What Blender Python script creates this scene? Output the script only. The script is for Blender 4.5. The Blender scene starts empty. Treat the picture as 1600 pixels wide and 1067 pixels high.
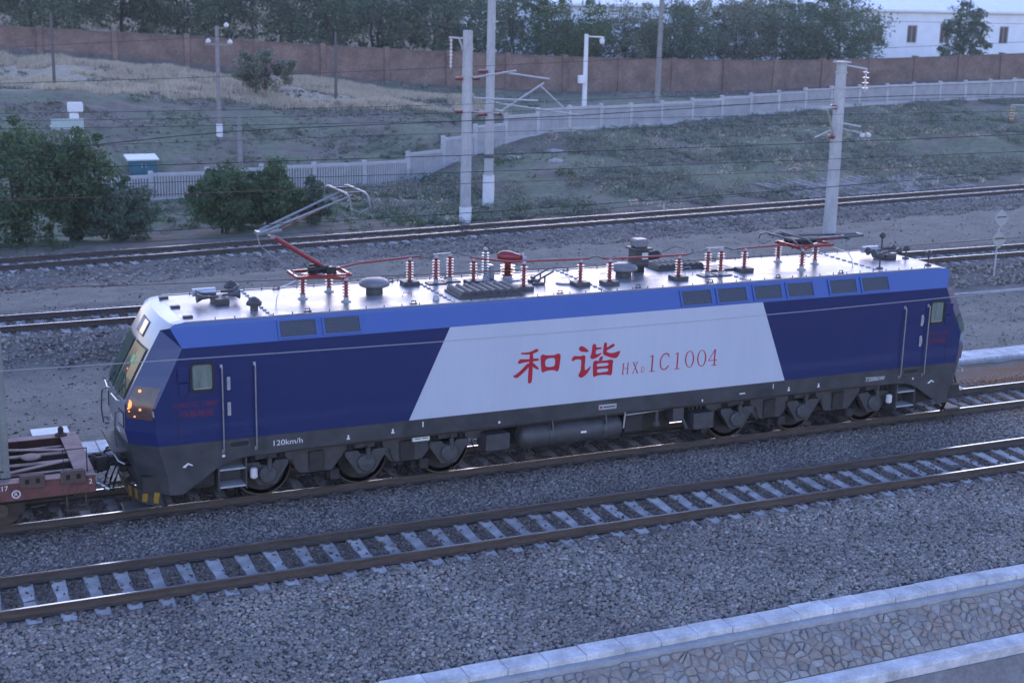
import bpy, math, random
import numpy as np
from mathutils import Vector, Matrix

random.seed(7)
RNG = np.random.default_rng(11)
SC = bpy.context.scene
COL = SC.collection

# ------------------------------------------------------------------ camera
CAM = np.array([-14.8953, -29.1715, 10.6309])
FPX, YAW, PITCH, ROLL = 2212.873, 0.423952, 0.242760, 0.022676
PW, PH = 1600.0, 1067.0
FWD = np.array([math.sin(YAW) * math.cos(PITCH), math.cos(YAW) * math.cos(PITCH), -math.sin(PITCH)])
_r = np.array([math.cos(YAW), -math.sin(YAW), 0.0])
_u = np.cross(_r, FWD)
RIGHT = math.cos(ROLL) * _r + math.sin(ROLL) * _u
UP = -math.sin(ROLL) * _r + math.cos(ROLL) * _u

cam_data = bpy.data.cameras.new('camera')
cam_data.sensor_width = 36.0
cam_data.sensor_fit = 'HORIZONTAL'
cam_data.lens = FPX / PW * 36.0
cam_data.clip_start = 0.5
cam_data.clip_end = 3000.0
cam_data.dof.use_dof = True
cam_data.dof.focus_distance = 32.5
cam_data.dof.aperture_fstop = 1.15
cam = bpy.data.objects.new('camera', cam_data)
COL.objects.link(cam)
_m = Matrix(((RIGHT[0], UP[0], -FWD[0]), (RIGHT[1], UP[1], -FWD[1]), (RIGHT[2], UP[2], -FWD[2])))
cam.matrix_world = Matrix.Translation(Vector(CAM)) @ _m.to_4x4()
SC.camera = cam

# ------------------------------------------------------------------ dusk sky
SUN_ELEV, SUN_ROT = math.radians(10.0), math.radians(25.0)
world = bpy.data.worlds.new('World')
SC.world = world
world.use_nodes = True
wn = world.node_tree.nodes
wl = world.node_tree.links
bg = wn.get('Background') or wn.new('ShaderNodeBackground')
sky = wn.new('ShaderNodeTexSky')
sky.sky_type = 'NISHITA'
sky.sun_disc = False
sky.sun_elevation = SUN_ELEV
sky.sun_rotation = SUN_ROT
sky.altitude = 800.0
sky.air_density = 1.3
sky.dust_density = 0.4
sky.ozone_density = 2.5
bg.inputs['Strength'].default_value = 0.10
tint = wn.new('ShaderNodeMix')      # cool white balance of the dusk exposure, the same over the whole sky
tint.data_type = 'RGBA'
tint.blend_type = 'MULTIPLY'
tint.inputs[0].default_value = 1.0
tint.inputs[7].default_value = (1.12, 0.955, 1.29, 1.0)
wl.new(sky.outputs[0], tint.inputs[6])
wl.new(tint.outputs[2], bg.inputs['Color'])

sun_data = bpy.data.lights.new('sun', 'SUN')
sun_data.energy = 0.12
sun_data.angle = math.radians(40.0)
sun_data.color = (1.0, 0.9, 0.82)
sun = bpy.data.objects.new('sun', sun_data)
COL.objects.link(sun)
_el = math.radians(25.0)
_sd = Vector((math.sin(SUN_ROT) * math.cos(_el), math.cos(SUN_ROT) * math.cos(_el), math.sin(_el)))
sun.rotation_euler = _sd.to_track_quat('Z', 'Y').to_euler()

SC.view_settings.view_transform = 'Standard'
SC.view_settings.look = 'None'
SC.view_settings.gamma = 1.0
SC.view_settings.exposure = 2.38
SC.view_settings.use_curve_mapping = False
SC.cycles.use_denoising = True
SC.cycles.max_bounces = 6
SC.cycles.diffuse_bounces = 3
SC.cycles.glossy_bounces = 3
SC.cycles.transmission_bounces = 4
SC.cycles.caustics_reflective = False
SC.cycles.caustics_refractive = False

# ------------------------------------------------------------------ pixel -> place
def ray(px, py):
    return FWD + RIGHT * (px - PW / 2) / FPX - UP * (py - PH / 2) / FPX

def on_y(px, py, y):
    d = ray(px, py)
    return CAM + d * ((y - CAM[1]) / d[1])

def on_z(px, py, z):
    d = ray(px, py)
    return CAM + d * ((z - CAM[2]) / d[2])

def project(P):
    d = np.asarray(P, float) - CAM
    z = d @ FWD
    return PW / 2 + FPX * (d @ RIGHT) / z, PH / 2 - FPX * (d @ UP) / z, z

# ------------------------------------------------------------------ mesh helper
class MB:
    def __init__(self):
        self.v = []
        self.f = []
        self.m = []
        self.cur = 0

    def add(self, vs, fs):
        o = len(self.v)
        self.v += [tuple(map(float, p)) for p in vs]
        for f in fs:
            self.f.append(tuple(i + o for i in f))
            self.m.append(self.cur)
        return self

    def mat(self, i):
        self.cur = i
        return self

    def box(self, x0, x1, y0, y1, z0, z1):
        vs = [(x0, y0, z0), (x1, y0, z0), (x1, y1, z0), (x0, y1, z0), (x0, y0, z1), (x1, y0, z1), (x1, y1, z1), (x0, y1, z1)]
        return self.add(vs, [(0, 3, 2, 1), (4, 5, 6, 7), (0, 1, 5, 4), (1, 2, 6, 5), (2, 3, 7, 6), (3, 0, 4, 7)])

    def bbox(self, x0, x1, y0, y1, z0, z1, b=0.02):
        """box with chamfered edges"""
        b = min(b, (x1 - x0) / 3, (y1 - y0) / 3, (z1 - z0) / 3)
        X, Y, Z = (x0, x1), (y0, y1), (z0, z1)
        vs, idx = [], {}
        for i in (0, 1):
            for j in (0, 1):
                for k in (0, 1):
                    sx, sy, sz = (1 if i == 0 else -1), (1 if j == 0 else -1), (1 if k == 0 else -1)
                    for a in range(3):
                        p = [X[i] + sx * b, Y[j] + sy * b, Z[k] + sz * b]
                        p[a] = (X[i], Y[j], Z[k])[a]
                        idx[(i, j, k, a)] = len(vs)
                        vs.append(tuple(p))
        fs = []
        for i in (0, 1):
            q = [idx[(i, 0, 0, 0)], idx[(i, 1, 0, 0)], idx[(i, 1, 1, 0)], idx[(i, 0, 1, 0)]]
            fs.append(tuple(q if i else q[::-1]))
            q = [idx[(0, i, 0, 1)], idx[(0, i, 1, 1)], idx[(1, i, 1, 1)], idx[(1, i, 0, 1)]]
            fs.append(tuple(q if i else q[::-1]))
            q = [idx[(0, 0, i, 2)], idx[(1, 0, i, 2)], idx[(1, 1, i, 2)], idx[(0, 1, i, 2)]]
            fs.append(tuple(q if i else q[::-1]))
        for i in (0, 1):
            for j in (0, 1):
                fs.append((idx[(i, j, 0, 0)], idx[(i, j, 1, 0)], idx[(i, j, 1, 1)], idx[(i, j, 0, 1)]))
                fs.append((idx[(i, 0, j, 0)], idx[(i, 1, j, 0)], idx[(i, 1, j, 2)], idx[(i, 0, j, 2)]))
                fs.append((idx[(0, i, j, 1)], idx[(1, i, j, 1)], idx[(1, i, j, 2)], idx[(0, i, j, 2)]))
                for k in (0, 1):
                    fs.append((idx[(i, j, k, 0)], idx[(i, j, k, 1)], idx[(i, j, k, 2)]))
        return self.add(vs, fs)

    def ring(self, p, ax, r, n):
        ax = Vector(ax).normalized()
        t = Vector((0, 0, 1)) if abs(ax.z) < 0.9 else Vector((1, 0, 0))
        a = ax.cross(t).normalized()
        b = ax.cross(a)
        return [tuple(Vector(p) + r * (math.cos(2 * math.pi * i / n) * a + math.sin(2 * math.pi * i / n) * b)) for i in range(n)]

    def cyl(self, p0, p1, r0, r1=None, n=12, caps=True):
        r1 = r0 if r1 is None else r1
        ax = Vector(p1) - Vector(p0)
        vs = self.ring(p0, ax, r0, n) + self.ring(p1, ax, r1, n)
        fs = [(i, (i + 1) % n, n + (i + 1) % n, n + i) for i in range(n)]
        if caps:
            fs += [tuple(range(n))[::-1], tuple(range(n, 2 * n))]
        return self.add(vs, fs)

    def tube(self, pts, r, n=6, caps=True):
        pts = [Vector(p) for p in pts]
        vs = []
        for i, p in enumerate(pts):
            a = pts[max(0, i - 1)]
            b = pts[min(len(pts) - 1, i + 1)]
            rr = r[i] if isinstance(r, (list, tuple)) else r
            vs += self.ring(p, b - a, rr, n)
        fs = []
        for k in range(len(pts) - 1):
            fs += [(k * n + i, k * n + (i + 1) % n, (k + 1) * n + (i + 1) % n, (k + 1) * n + i) for i in range(n)]
        if caps:
            L = len(pts) - 1
            fs += [tuple(range(n))[::-1], tuple(range(L * n, L * n + n))]
        return self.add(vs, fs)

    def lathe(self, base, prof, n=16, ax=(0, 0, 1)):
        """prof: list of (radius, height along ax)"""
        ax = Vector(ax).normalized()
        vs = []
        for r, h in prof:
            vs += self.ring(Vector(base) + ax * h, ax, max(r, 1e-4), n)
        fs = []
        for k in range(len(prof) - 1):
            fs += [(k * n + i, k * n + (i + 1) % n, (k + 1) * n + (i + 1) % n, (k + 1) * n + i) for i in range(n)]
        L = len(prof) - 1
        fs += [tuple(range(n))[::-1], tuple(range(L * n, L * n + n))]
        return self.add(vs, fs)

    def prism_xz(self, poly, y0, y1):
        n = len(poly)
        vs = [(x, y0, z) for x, z in poly] + [(x, y1, z) for x, z in poly]
        fs = [tuple(range(n)), tuple(range(n, 2 * n))[::-1]] + [(i, n + i, n + (i + 1) % n, (i + 1) % n) for i in range(n)]
        return self.add(vs, fs)

    def prism_yz(self, poly, x0, x1):
        n = len(poly)
        vs = [(x0, y, z) for y, z in poly] + [(x1, y, z) for y, z in poly]
        fs = [tuple(range(n))[::-1], tuple(range(n, 2 * n))] + [(i, (i + 1) % n, n + (i + 1) % n, n + i) for i in range(n)]
        return self.add(vs, fs)

    def bar(self, p0, p1, w, h):
        """rectangular bar between two points, w across, h up"""
        p0, p1 = Vector(p0), Vector(p1)
        d = (p1 - p0).normalized()
        t = Vector((0, 0, 1)) if abs(d.z) < 0.95 else Vector((1, 0, 0))
        s = d.cross(t).normalized() * w / 2
        u = s.cross(d).normalized() * h / 2
        vs = []
        for p in (p0, p1):
            vs += [tuple(p + a * s + b * u) for a, b in ((-1, -1), (1, -1), (1, 1), (-1, 1))]
        return self.add(vs, [(0, 1, 2, 3), (7, 6, 5, 4), (0, 4, 5, 1), (1, 5, 6, 2), (2, 6, 7, 3), (3, 7, 4, 0)])

    def build(self, name, mats, parent=None, smooth=False, auto=None):
        me = bpy.data.meshes.new(name)
        off = Vector((0, 0, 0))
        if parent is not None:
            off = world_loc(parent)
        vs = [(x - off[0], y - off[1], z - off[2]) for x, y, z in self.v]
        me.from_pydata(vs, [], self.f)
        if not isinstance(mats, (list, tuple)):
            mats = [mats]
        for m in mats:
            me.materials.append(m)
        if len(mats) > 1:
            me.polygons.foreach_set('material_index', self.m)
        if smooth:
            me.polygons.foreach_set('use_smooth', [True] * len(me.polygons))
            if auto is not None:
                me.set_sharp_from_angle(angle=math.radians(auto))
        me.update()
        o = bpy.data.objects.new(name, me)
        COL.objects.link(o)
        if parent is not None:
            o.parent = parent
        return o

def world_loc(o):
    p = Vector(o.location)
    while o.parent is not None:
        o = o.parent
        p += Vector(o.location)
    return p

def tag(o, label=None, cat=None, group=None, kind=None):
    if label:
        o['label'] = label
    if cat:
        o['category'] = cat
    if group:
        o['group'] = group
    if kind:
        o['kind'] = kind
    return o

def thing(name, loc, label, cat, group=None):
    o = bpy.data.objects.new(name, None)
    COL.objects.link(o)
    o.location = loc
    o.empty_display_size = 0.2
    return tag(o, label, cat, group)

def np_mesh(name, verts, faces, mat, parent=None, smooth=False):
    """verts (N,3), faces (M,k) arrays"""
    me = bpy.data.meshes.new(name)
    verts = np.asarray(verts, np.float32)
    if parent is not None:
        verts = verts - np.array(world_loc(parent), np.float32)
    faces = np.asarray(faces, np.int32)
    M, k = faces.shape
    me.vertices.add(len(verts))
    me.vertices.foreach_set('co', verts.ravel())
    me.loops.add(M * k)
    me.loops.foreach_set('vertex_index', faces.ravel())
    me.polygons.add(M)
    me.polygons.foreach_set('loop_start', np.arange(0, M * k, k, dtype=np.int32))
    if smooth:
        me.polygons.foreach_set('use_smooth', np.ones(M, bool))
    me.materials.append(mat)
    me.update(calc_edges=True)
    o = bpy.data.objects.new(name, me)
    COL.objects.link(o)
    if parent is not None:
        o.parent = parent
    return o

# ------------------------------------------------------------------ materials
MATS = {}
def mat(name, col, rough=0.6, metal=0.0, var=0.0, scale=6.0, bump=0.0, coat=0.0, island=0.0, spec=0.5,
        col2=None, stretch=None, emis=None, estr=0.0, detail=5.0, fine=0.0, rvar=0.0, trans=0.0, perobj=0.0):
    if name in MATS:
        return MATS[name]
    m = bpy.data.materials.new(name)
    m.use_nodes = True
    nt = m.node_tree
    N, L = nt.nodes, nt.links
    b = N['Principled BSDF']
    b.inputs['Base Color'].default_value = (*col, 1)
    b.inputs['Roughness'].default_value = rough
    b.inputs['Metallic'].default_value = metal
    b.inputs['Specular IOR Level'].default_value = spec
    if coat:
        b.inputs['Coat Weight'].default_value = coat
        b.inputs['Coat Roughness'].default_value = 0.06
    if trans:
        b.inputs['Transmission Weight'].default_value = trans
    if emis:
        b.inputs['Emission Color'].default_value = (*emis, 1)
        b.inputs['Emission Strength'].default_value = estr
    src = None
    if var or bump or col2 or rvar or fine:
        tc = N.new('ShaderNodeTexCoord')
        mp = N.new('ShaderNodeMapping')
        if stretch:
            mp.inputs['Scale'].default_value = stretch
        L.new(tc.outputs['Object'], mp.inputs['Vector'])
        nz = N.new('ShaderNodeTexNoise')
        nz.inputs['Scale'].default_value = scale
        nz.inputs['Detail'].default_value = detail
        nz.inputs['Roughness'].default_value = 0.62
        L.new(mp.outputs[0], nz.inputs['Vector'])
        ramp = N.new('ShaderNodeValToRGB')
        ramp.color_ramp.elements[0].position = 0.33
        ramp.color_ramp.elements[1].position = 0.68
        c2 = col2 if col2 else tuple(min(1, c * (1 + var)) for c in col)
        c1 = col if col2 else tuple(c * (1 - var) for c in col)
        ramp.color_ramp.elements[0].color = (*c1, 1)
        ramp.color_ramp.elements[1].color = (*c2, 1)
        L.new(nz.outputs['Fac'], ramp.inputs['Fac'])
        src = ramp.outputs['Color']
        if fine:
            n3 = N.new('ShaderNodeTexNoise')
            n3.inputs['Scale'].default_value = scale * 9
            n3.inputs['Detail'].default_value = 3
            L.new(mp.outputs[0], n3.inputs['Vector'])
            mr = N.new('ShaderNodeMapRange')
            mr.inputs[1].default_value = 0.3
            mr.inputs[2].default_value = 0.7
            mr.inputs[3].default_value = 1 - fine
            mr.inputs[4].default_value = 1 + fine
            L.new(n3.outputs['Fac'], mr.inputs[0])
            mx = N.new('ShaderNodeMix')
            mx.data_type = 'RGBA'
            mx.blend_type = 'MULTIPLY'
            mx.inputs[0].default_value = 1
            L.new(src, mx.inputs[6])
            L.new(mr.outputs[0], mx.inputs[7])
            src = mx.outputs[2]
        if rvar:
            mr2 = N.new('ShaderNodeMapRange')
            mr2.inputs[1].default_value = 0.3
            mr2.inputs[2].default_value = 0.7
            mr2.inputs[3].default_value = max(0, rough - rvar)
            mr2.inputs[4].default_value = min(1, rough + rvar)
            L.new(nz.outputs['Fac'], mr2.inputs[0])
            L.new(mr2.outputs[0], b.inputs['Roughness'])
        if bump:
            bp = N.new('ShaderNodeBump')
            bp.inputs['Strength'].default_value = min(1.0, bump)
            bp.inputs['Distance'].default_value = 0.03
            n2 = N.new('ShaderNodeTexNoise')
            n2.inputs['Scale'].default_value = scale * 4
            n2.inputs['Detail'].default_value = 4
            L.new(mp.outputs[0], n2.inputs['Vector'])
            L.new(n2.outputs['Fac'], bp.inputs['Height'])
            L.new(bp.outputs[0], b.inputs['Normal'])
    if island:
        ge = N.new('ShaderNodeNewGeometry')
        mr3 = N.new('ShaderNodeMapRange')
        mr3.inputs[3].default_value = 1 - island
        mr3.inputs[4].default_value = 1 + island
        L.new(ge.outputs['Random Per Island'], mr3.inputs[0])
        mx2 = N.new('ShaderNodeMix')
        mx2.data_type = 'RGBA'
        mx2.blend_type = 'MULTIPLY'
        mx2.inputs[0].default_value = 1
        if src is not None:
            L.new(src, mx2.inputs[6])
        else:
            mx2.inputs[6].default_value = (*col, 1)
        L.new(mr3.outputs[0], mx2.inputs[7])
        src = mx2.outputs[2]
    if perobj:
        oi = N.new('ShaderNodeObjectInfo')
        mr4 = N.new('ShaderNodeMapRange')
        mr4.inputs[3].default_value = 1 - perobj
        mr4.inputs[4].default_value = 1 + perobj
        L.new(oi.outputs['Random'], mr4.inputs[0])
        mx4 = N.new('ShaderNodeMix')
        mx4.data_type = 'RGBA'
        mx4.blend_type = 'MULTIPLY'
        mx4.inputs[0].default_value = 1
        L.new(src, mx4.inputs[6])
        L.new(mr4.outputs[0], mx4.inputs[7])
        src = mx4.outputs[2]
    if src is not None:
        L.new(src, b.inputs['Base Color'])
    MATS[name] = m
    return m

def stone_mat(name, cols, dust_shade=False):
    """stones: every loose piece takes its own tone from a ramp"""
    m = bpy.data.materials.new(name)
    m.use_nodes = True
    N, L = m.node_tree.nodes, m.node_tree.links
    b = N['Principled BSDF']
    b.inputs['Roughness'].default_value = 0.85
    ge = N.new('ShaderNodeNewGeometry')
    rp = N.new('ShaderNodeValToRGB')
    els = rp.color_ramp.elements
    while len(els) < len(cols):
        els.new(0.5)
    for i, c in enumerate(cols):
        els[i].position = i / (len(cols) - 1)
        els[i].color = (*c, 1)
    rp.color_ramp.interpolation = 'LINEAR'
    L.new(ge.outputs['Random Per Island'], rp.inputs['Fac'])
    tc = N.new('ShaderNodeTexCoord')
    nz = N.new('ShaderNodeTexNoise')
    nz.inputs['Scale'].default_value = 0.45
    nz.inputs['Detail'].default_value = 5
    L.new(tc.outputs['Object'], nz.inputs['Vector'])
    r2 = N.new('ShaderNodeValToRGB')
    r2.color_ramp.elements[0].position = 0.3
    r2.color_ramp.elements[0].color = (0.74, 0.72, 0.72, 1)
    r2.color_ramp.elements[1].position = 0.7
    r2.color_ramp.elements[1].color = (1.18, 1.17, 1.16, 1)
    L.new(nz.outputs['Fac'], r2.inputs['Fac'])
    # brake dust, deepened to paint in the shade under the train: brown close to the rails (any track of the yard that lies parallel to x)
    sep = N.new('ShaderNodeSeparateXYZ')
    L.new(tc.outputs['Object'], sep.inputs[0])
    wv = N.new('ShaderNodeMath'); wv.operation = 'PINGPONG'; wv.inputs[1].default_value = 2.08
    L.new(sep.outputs['Y'], wv.inputs[0])
    mr = N.new('ShaderNodeMapRange'); mr.inputs[1].default_value = 0.7; mr.inputs[2].default_value = 1.5; mr.inputs[3].default_value = 0.9; mr.inputs[4].default_value = 0.0
    L.new(wv.outputs[0], mr.inputs[0])
    mx = N.new('ShaderNodeMix'); mx.data_type = 'RGBA'; mx.blend_type = 'MULTIPLY'; mx.inputs[0].default_value = 1
    L.new(rp.outputs[0], mx.inputs[6]); L.new(r2.outputs[0], mx.inputs[7])
    src = mx.outputs[2]
    if dust_shade:
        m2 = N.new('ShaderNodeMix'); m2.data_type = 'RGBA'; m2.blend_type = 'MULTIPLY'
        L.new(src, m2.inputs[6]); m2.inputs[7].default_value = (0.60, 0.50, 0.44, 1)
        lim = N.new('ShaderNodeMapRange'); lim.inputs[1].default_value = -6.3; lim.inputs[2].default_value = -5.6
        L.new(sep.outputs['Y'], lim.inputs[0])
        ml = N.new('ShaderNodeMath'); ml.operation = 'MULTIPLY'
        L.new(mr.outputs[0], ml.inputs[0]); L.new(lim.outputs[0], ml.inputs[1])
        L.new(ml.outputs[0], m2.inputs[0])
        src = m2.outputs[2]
        # rust-orange tint beside the train's track at the right
        f = None
        for so, lo, hi in (('X', 11.5, 14.5), ('Y', -2.4, -1.2)):
            q = N.new('ShaderNodeMapRange'); q.inputs[1].default_value = lo; q.inputs[2].default_value = hi
            L.new(sep.outputs[so], q.inputs[0])
            if f is None:
                f = q.outputs[0]
            else:
                k = N.new('ShaderNodeMath'); k.operation = 'MULTIPLY'
                L.new(f, k.inputs[0]); L.new(q.outputs[0], k.inputs[1]); f = k.outputs[0]
        n4 = N.new('ShaderNodeMapRange'); n4.inputs[1].default_value = 0.36; n4.inputs[2].default_value = 0.55
        L.new(nz.outputs['Fac'], n4.inputs[0])
        k = N.new('ShaderNodeMath'); k.operation = 'MULTIPLY'
        L.new(f, k.inputs[0]); L.new(n4.outputs[0], k.inputs[1])
        m3 = N.new('ShaderNodeMix'); m3.data_type = 'RGBA'
        L.new(k.outputs[0], m3.inputs[0]); L.new(src, m3.inputs[6]); m3.inputs[7].default_value = (0.30, 0.16, 0.085, 1)
        src = m3.outputs[2]
    L.new(src, b.inputs['Base Color'])
    MATS[name] = m
    return m

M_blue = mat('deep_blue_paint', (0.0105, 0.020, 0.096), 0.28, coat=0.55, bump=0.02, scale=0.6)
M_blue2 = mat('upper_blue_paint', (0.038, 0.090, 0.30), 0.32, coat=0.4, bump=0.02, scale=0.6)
M_white = mat('pale_grey_paint', (0.49, 0.525, 0.60), 0.22, coat=0.6, var=0.03, scale=1.2, rvar=0.05, stretch=(1, 1, 0.15), fine=0.015, bump=0.012)
M_band = mat('dark_grey_skirt_paint', (0.045, 0.048, 0.052), 0.42, var=0.25, scale=2.5, rvar=0.1, fine=0.1)
M_silver = mat('silver_roof_paint', (0.275, 0.275, 0.30), 0.36, metal=0.35, var=0.30, scale=1.6, rvar=0.10, fine=0.12, stretch=(0.7, 1.6, 1))
M_front = mat('silver_front_paint', (0.26, 0.27, 0.30), 0.32, metal=0.2, var=0.06, scale=2.0, coat=0.3)
M_rubber = mat('black_rubber', (0.012, 0.012, 0.014), 0.55)
M_glass = mat('cab_glass', (0.035, 0.075, 0.055), 0.12, spec=0.15, var=0.5, scale=3.0)
M_glassside = mat('side_window_glass', (0.16, 0.20, 0.17), 0.12, spec=0.6, var=0.25, scale=3.5, stretch=(4, 1, 0.6))
M_red = mat('red_enamel', (0.25, 0.022, 0.024), 0.35, coat=0.2, var=0.1, scale=8)
M_redlet = mat('red_lettering', (0.42, 0.012, 0.03), 0.4)
M_redfaint = mat('dull_red_lettering', (0.17, 0.012, 0.03), 0.5)
M_whitelet = mat('white_lettering', (0.7, 0.7, 0.7), 0.5)
M_chrome = mat('bare_metal', (0.45, 0.45, 0.46), 0.3, metal=0.8, var=0.15, scale=8)
M_darkmetal = mat('dark_grey_steel', (0.07, 0.075, 0.08), 0.5, metal=0.2, var=0.25, scale=7)
M_under = mat('dirty_underframe', (0.026, 0.024, 0.024), 0.7, var=0.35, scale=5, fine=0.2)
M_under2 = mat('grey_underframe', (0.055, 0.055, 0.058), 0.55, var=0.25, scale=4, fine=0.15)
M_wheel = mat('wheel_steel', (0.045, 0.036, 0.032), 0.6, metal=0.3, var=0.3, scale=6)
M_tread = mat('bright_steel', (0.66, 0.65, 0.64), 0.26, metal=0.85, var=0.1, scale=3, stretch=(0.3, 3, 3))
M_railweb = mat('rusty_rail', (0.080, 0.058, 0.046), 0.75, var=0.3, scale=4, fine=0.2, stretch=(0.4, 1, 3))
M_insul = mat('insulator_red', (0.20, 0.022, 0.02), 0.25, coat=0.3)
M_insulw = mat('insulator_pale', (0.62, 0.60, 0.60), 0.25, coat=0.3)
M_panto = mat('pantograph_grey', (0.26, 0.265, 0.275), 0.4, metal=0.3, var=0.15, scale=8)
M_panto2 = mat('pantograph_dark', (0.09, 0.092, 0.10), 0.45, metal=0.3, var=0.15, scale=8)
M_grille = mat('louvre_mesh', (0.060, 0.072, 0.10), 0.6, var=0.3, scale=40)
M_yellow = mat('yellow_hazard_paint', (0.36, 0.225, 0.03), 0.5, var=0.2, scale=10)
M_lamp = mat('lit_orange_lamp', (1.0, 0.5, 0.2), 0.3, emis=(1.0, 0.30, 0.06), estr=0.24)
M_lens = mat('lamp_lens', (0.5, 0.52, 0.56), 0.08, metal=0.3)
M_concrete = mat('concrete', (0.34, 0.34, 0.345), 0.85, var=0.14, scale=2.2, bump=0.15, fine=0.1)
M_sleeper = mat('sleeper_concrete', (0.37, 0.355, 0.345), 0.85, perobj=0.16, var=0.24, scale=4, bump=0.2, fine=0.15)
M_kerb = mat('kerb_concrete', (0.56, 0.55, 0.545), 0.85, perobj=0.10, var=0.26, scale=2.2, bump=0.15, fine=0.12)
M_dark_conc = mat('dark_concrete', (0.20, 0.19, 0.19), 0.85, var=0.2, scale=1.5, bump=0.15, fine=0.15)
M_mast = mat('mast_concrete', (0.42, 0.42, 0.42), 0.8, var=0.16, scale=2.5, fine=0.12, stretch=(1, 1, 0.35))
M_galv = mat('galvanised_steel', (0.42, 0.42, 0.43), 0.5, metal=0.2, var=0.1, scale=6)
M_wire = mat('dark_wire', (0.045, 0.042, 0.045), 0.5, metal=0.5)
M_copper = mat('copper_wire', (0.20, 0.12, 0.09), 0.45, metal=0.6)
M_whitepaint = mat('white_paint', (0.72, 0.72, 0.73), 0.6, var=0.08, scale=5)
# ================================================================== ground
def y_t1(x): return 15.97 + 0.016 * x
def y_t2(x): return 29.35 + 0.117 * x
Z_T1, Z_T2 = 0.45, 0.0
Y_FRONT = -4.16

def row(lst):
    a = np.array([on_y(px, v, y) for px, v, y in lst])
    return a[np.argsort(a[:, 0])]

FENCE_PIX = [(60, 330, 49), (200, 320, 50), (400, 304, 50), (556, 296, 50), (640, 291, 51), (700, 259, 52.5), (780, 227, 55), (860, 204, 57),
             (1000, 199, 60), (1300, 168, 65), (1600, 152, 68), (1800, 140, 70)]
R1 = row(FENCE_PIX)
R2 = row([(0, 190, 62), (100, 184, 62), (300, 200, 62), (500, 215, 62), (620, 200, 63), (760, 190, 66)])
R2 = np.vstack([R2, [(38, 68, 1.5), (60, 73, 2.0), (90, 78, 2.5)]])
R3 = row([(0, 130, 78), (200, 125, 78), (400, 140, 78), (550, 150, 78), (700, 163, 79)])
R3 = np.vstack([R3, [(45, 82, 1.2), (70, 84, 1.5), (110, 88, 2.0)]])
R4 = row([(0, 82, 95), (100, 86, 95), (300, 105, 95), (550, 128, 95), (860, 150, 95), (1200, 150, 95), (1600, 130, 95)])

def base_profile(x, y):
    """ground from the ditch to the second far track"""
    d1 = y - y_t1(x)
    d2 = y - y_t2(x)
    z = np.interp(y, [-60, -9.5, -9.3, -8.75, -8.0, -6.4, -5.45, -5.25, -4.95, -3.37, -3.1, -1.0, -0.85, 0.85, 1.0, 1.7, 2.9, 4.5, 5.8, 7.0, 11.5],
                  [-2.3, -2.3, -0.75, -0.55, -0.46, -0.32, -0.20, -0.205, -0.235, -0.235, -0.19, -0.185, -0.235, -0.235, -0.185, -0.19, -0.45, -0.60, -0.56, -0.50, -0.42])
    zt1 = np.interp(d1, [-4.6, -3.6, -1.75, 1.75, 3.4, 6.0], [-0.42, -0.25, 0.22, 0.22, -0.10, -0.16])
    z = np.where(y > 9.5, zt1, z)
    zt2 = np.interp(d2, [-6.0, -3.4, -1.75, 1.75, 3.0], [-0.16, -0.30, -0.23, -0.23, -0.38])
    return np.where(d2 > -6.0, zt2, z)

_rs = np.random.default_rng(5)
_waves = [(_rs.normal(0, 1, 2), _rs.uniform(0, 6.28)) for _ in range(26)]
def lumps(x, y, s):
    t = 0
    for k, (w, ph) in enumerate(_waves):
        t = t + np.sin(x * w[0] * s + y * w[1] * s + ph)
    return t / math.sqrt(len(_waves))

def ground(x, y):
    x = np.asarray(x, float)
    y = np.asarray(y, float)
    x, y = np.broadcast_arrays(x, y)
    near = base_profile(x, y)
    f0y = y_t2(x) + 3.0
    f0z = np.full_like(f0y, -0.38)
    ys = [f0y]
    zs = [f0z]
    for R in (R1, R2, R3, R4):
        ys.append(np.interp(x, R[:, 0], R[:, 1]))
        zs.append(np.interp(x, R[:, 0], R[:, 2]))
    ys.append(np.full_like(f0y, 135.0)); zs.append(zs[-1] + 0.8)
    ys.append(np.full_like(f0y, 900.0)); zs.append(np.full_like(f0y, 5.0))
    far = np.array(f0z)
    for k in range(len(ys) - 1):
        t = np.clip((y - ys[k]) / np.maximum(ys[k + 1] - ys[k], 0.5), 0, 1)
        far = np.where(y > ys[k], zs[k] + (zs[k + 1] - zs[k]) * t, far)
    amp = np.clip((y - f0y - 1.5) / 8.0, 0, 1) * np.clip((150 - y) / 40, 0, 1)
    fence_d = np.abs(y - ys[1])
    amp = amp * np.clip(0.25 + fence_d / 6, 0, 1)
    far = far + amp * (0.22 * lumps(x, y, 0.35) + 0.10 * lumps(y, x, 1.1) + 0.06 * lumps(x + 3, y, 2.4))
    return np.where(y > f0y, far, near)

def gz(x, y):
    return float(ground(np.array([x]), np.array([y]))[0])

xs = np.concatenate([np.linspace(-500, -30, 14), np.arange(-29, 60, 0.6), np.arange(60, 130, 1.2), np.linspace(135, 900, 16)])
ys = np.concatenate([[-300, -120, -60, -30, -12], np.arange(-9.6, 46, 0.4), np.arange(46, 110, 0.7), np.linspace(112, 900, 22)])
GX, GY = np.meshgrid(xs, ys)
GZ = ground(GX, GY)
fineamp = np.where((GY > -8.6) & (GY < 4.5), 0.006, np.where(GY < 12, 0.02, 0.03)) * (GY > -8.8)
GZ = GZ + fineamp * RNG.normal(0, 1, GX.shape)
nx, ny = len(xs), len(ys)
idx = np.arange(nx * ny).reshape(ny, nx)
faces = np.stack([idx[:-1, :-1].ravel(), idx[:-1, 1:].ravel(), idx[1:, 1:].ravel(), idx[1:, :-1].ravel()], 1)

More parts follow.
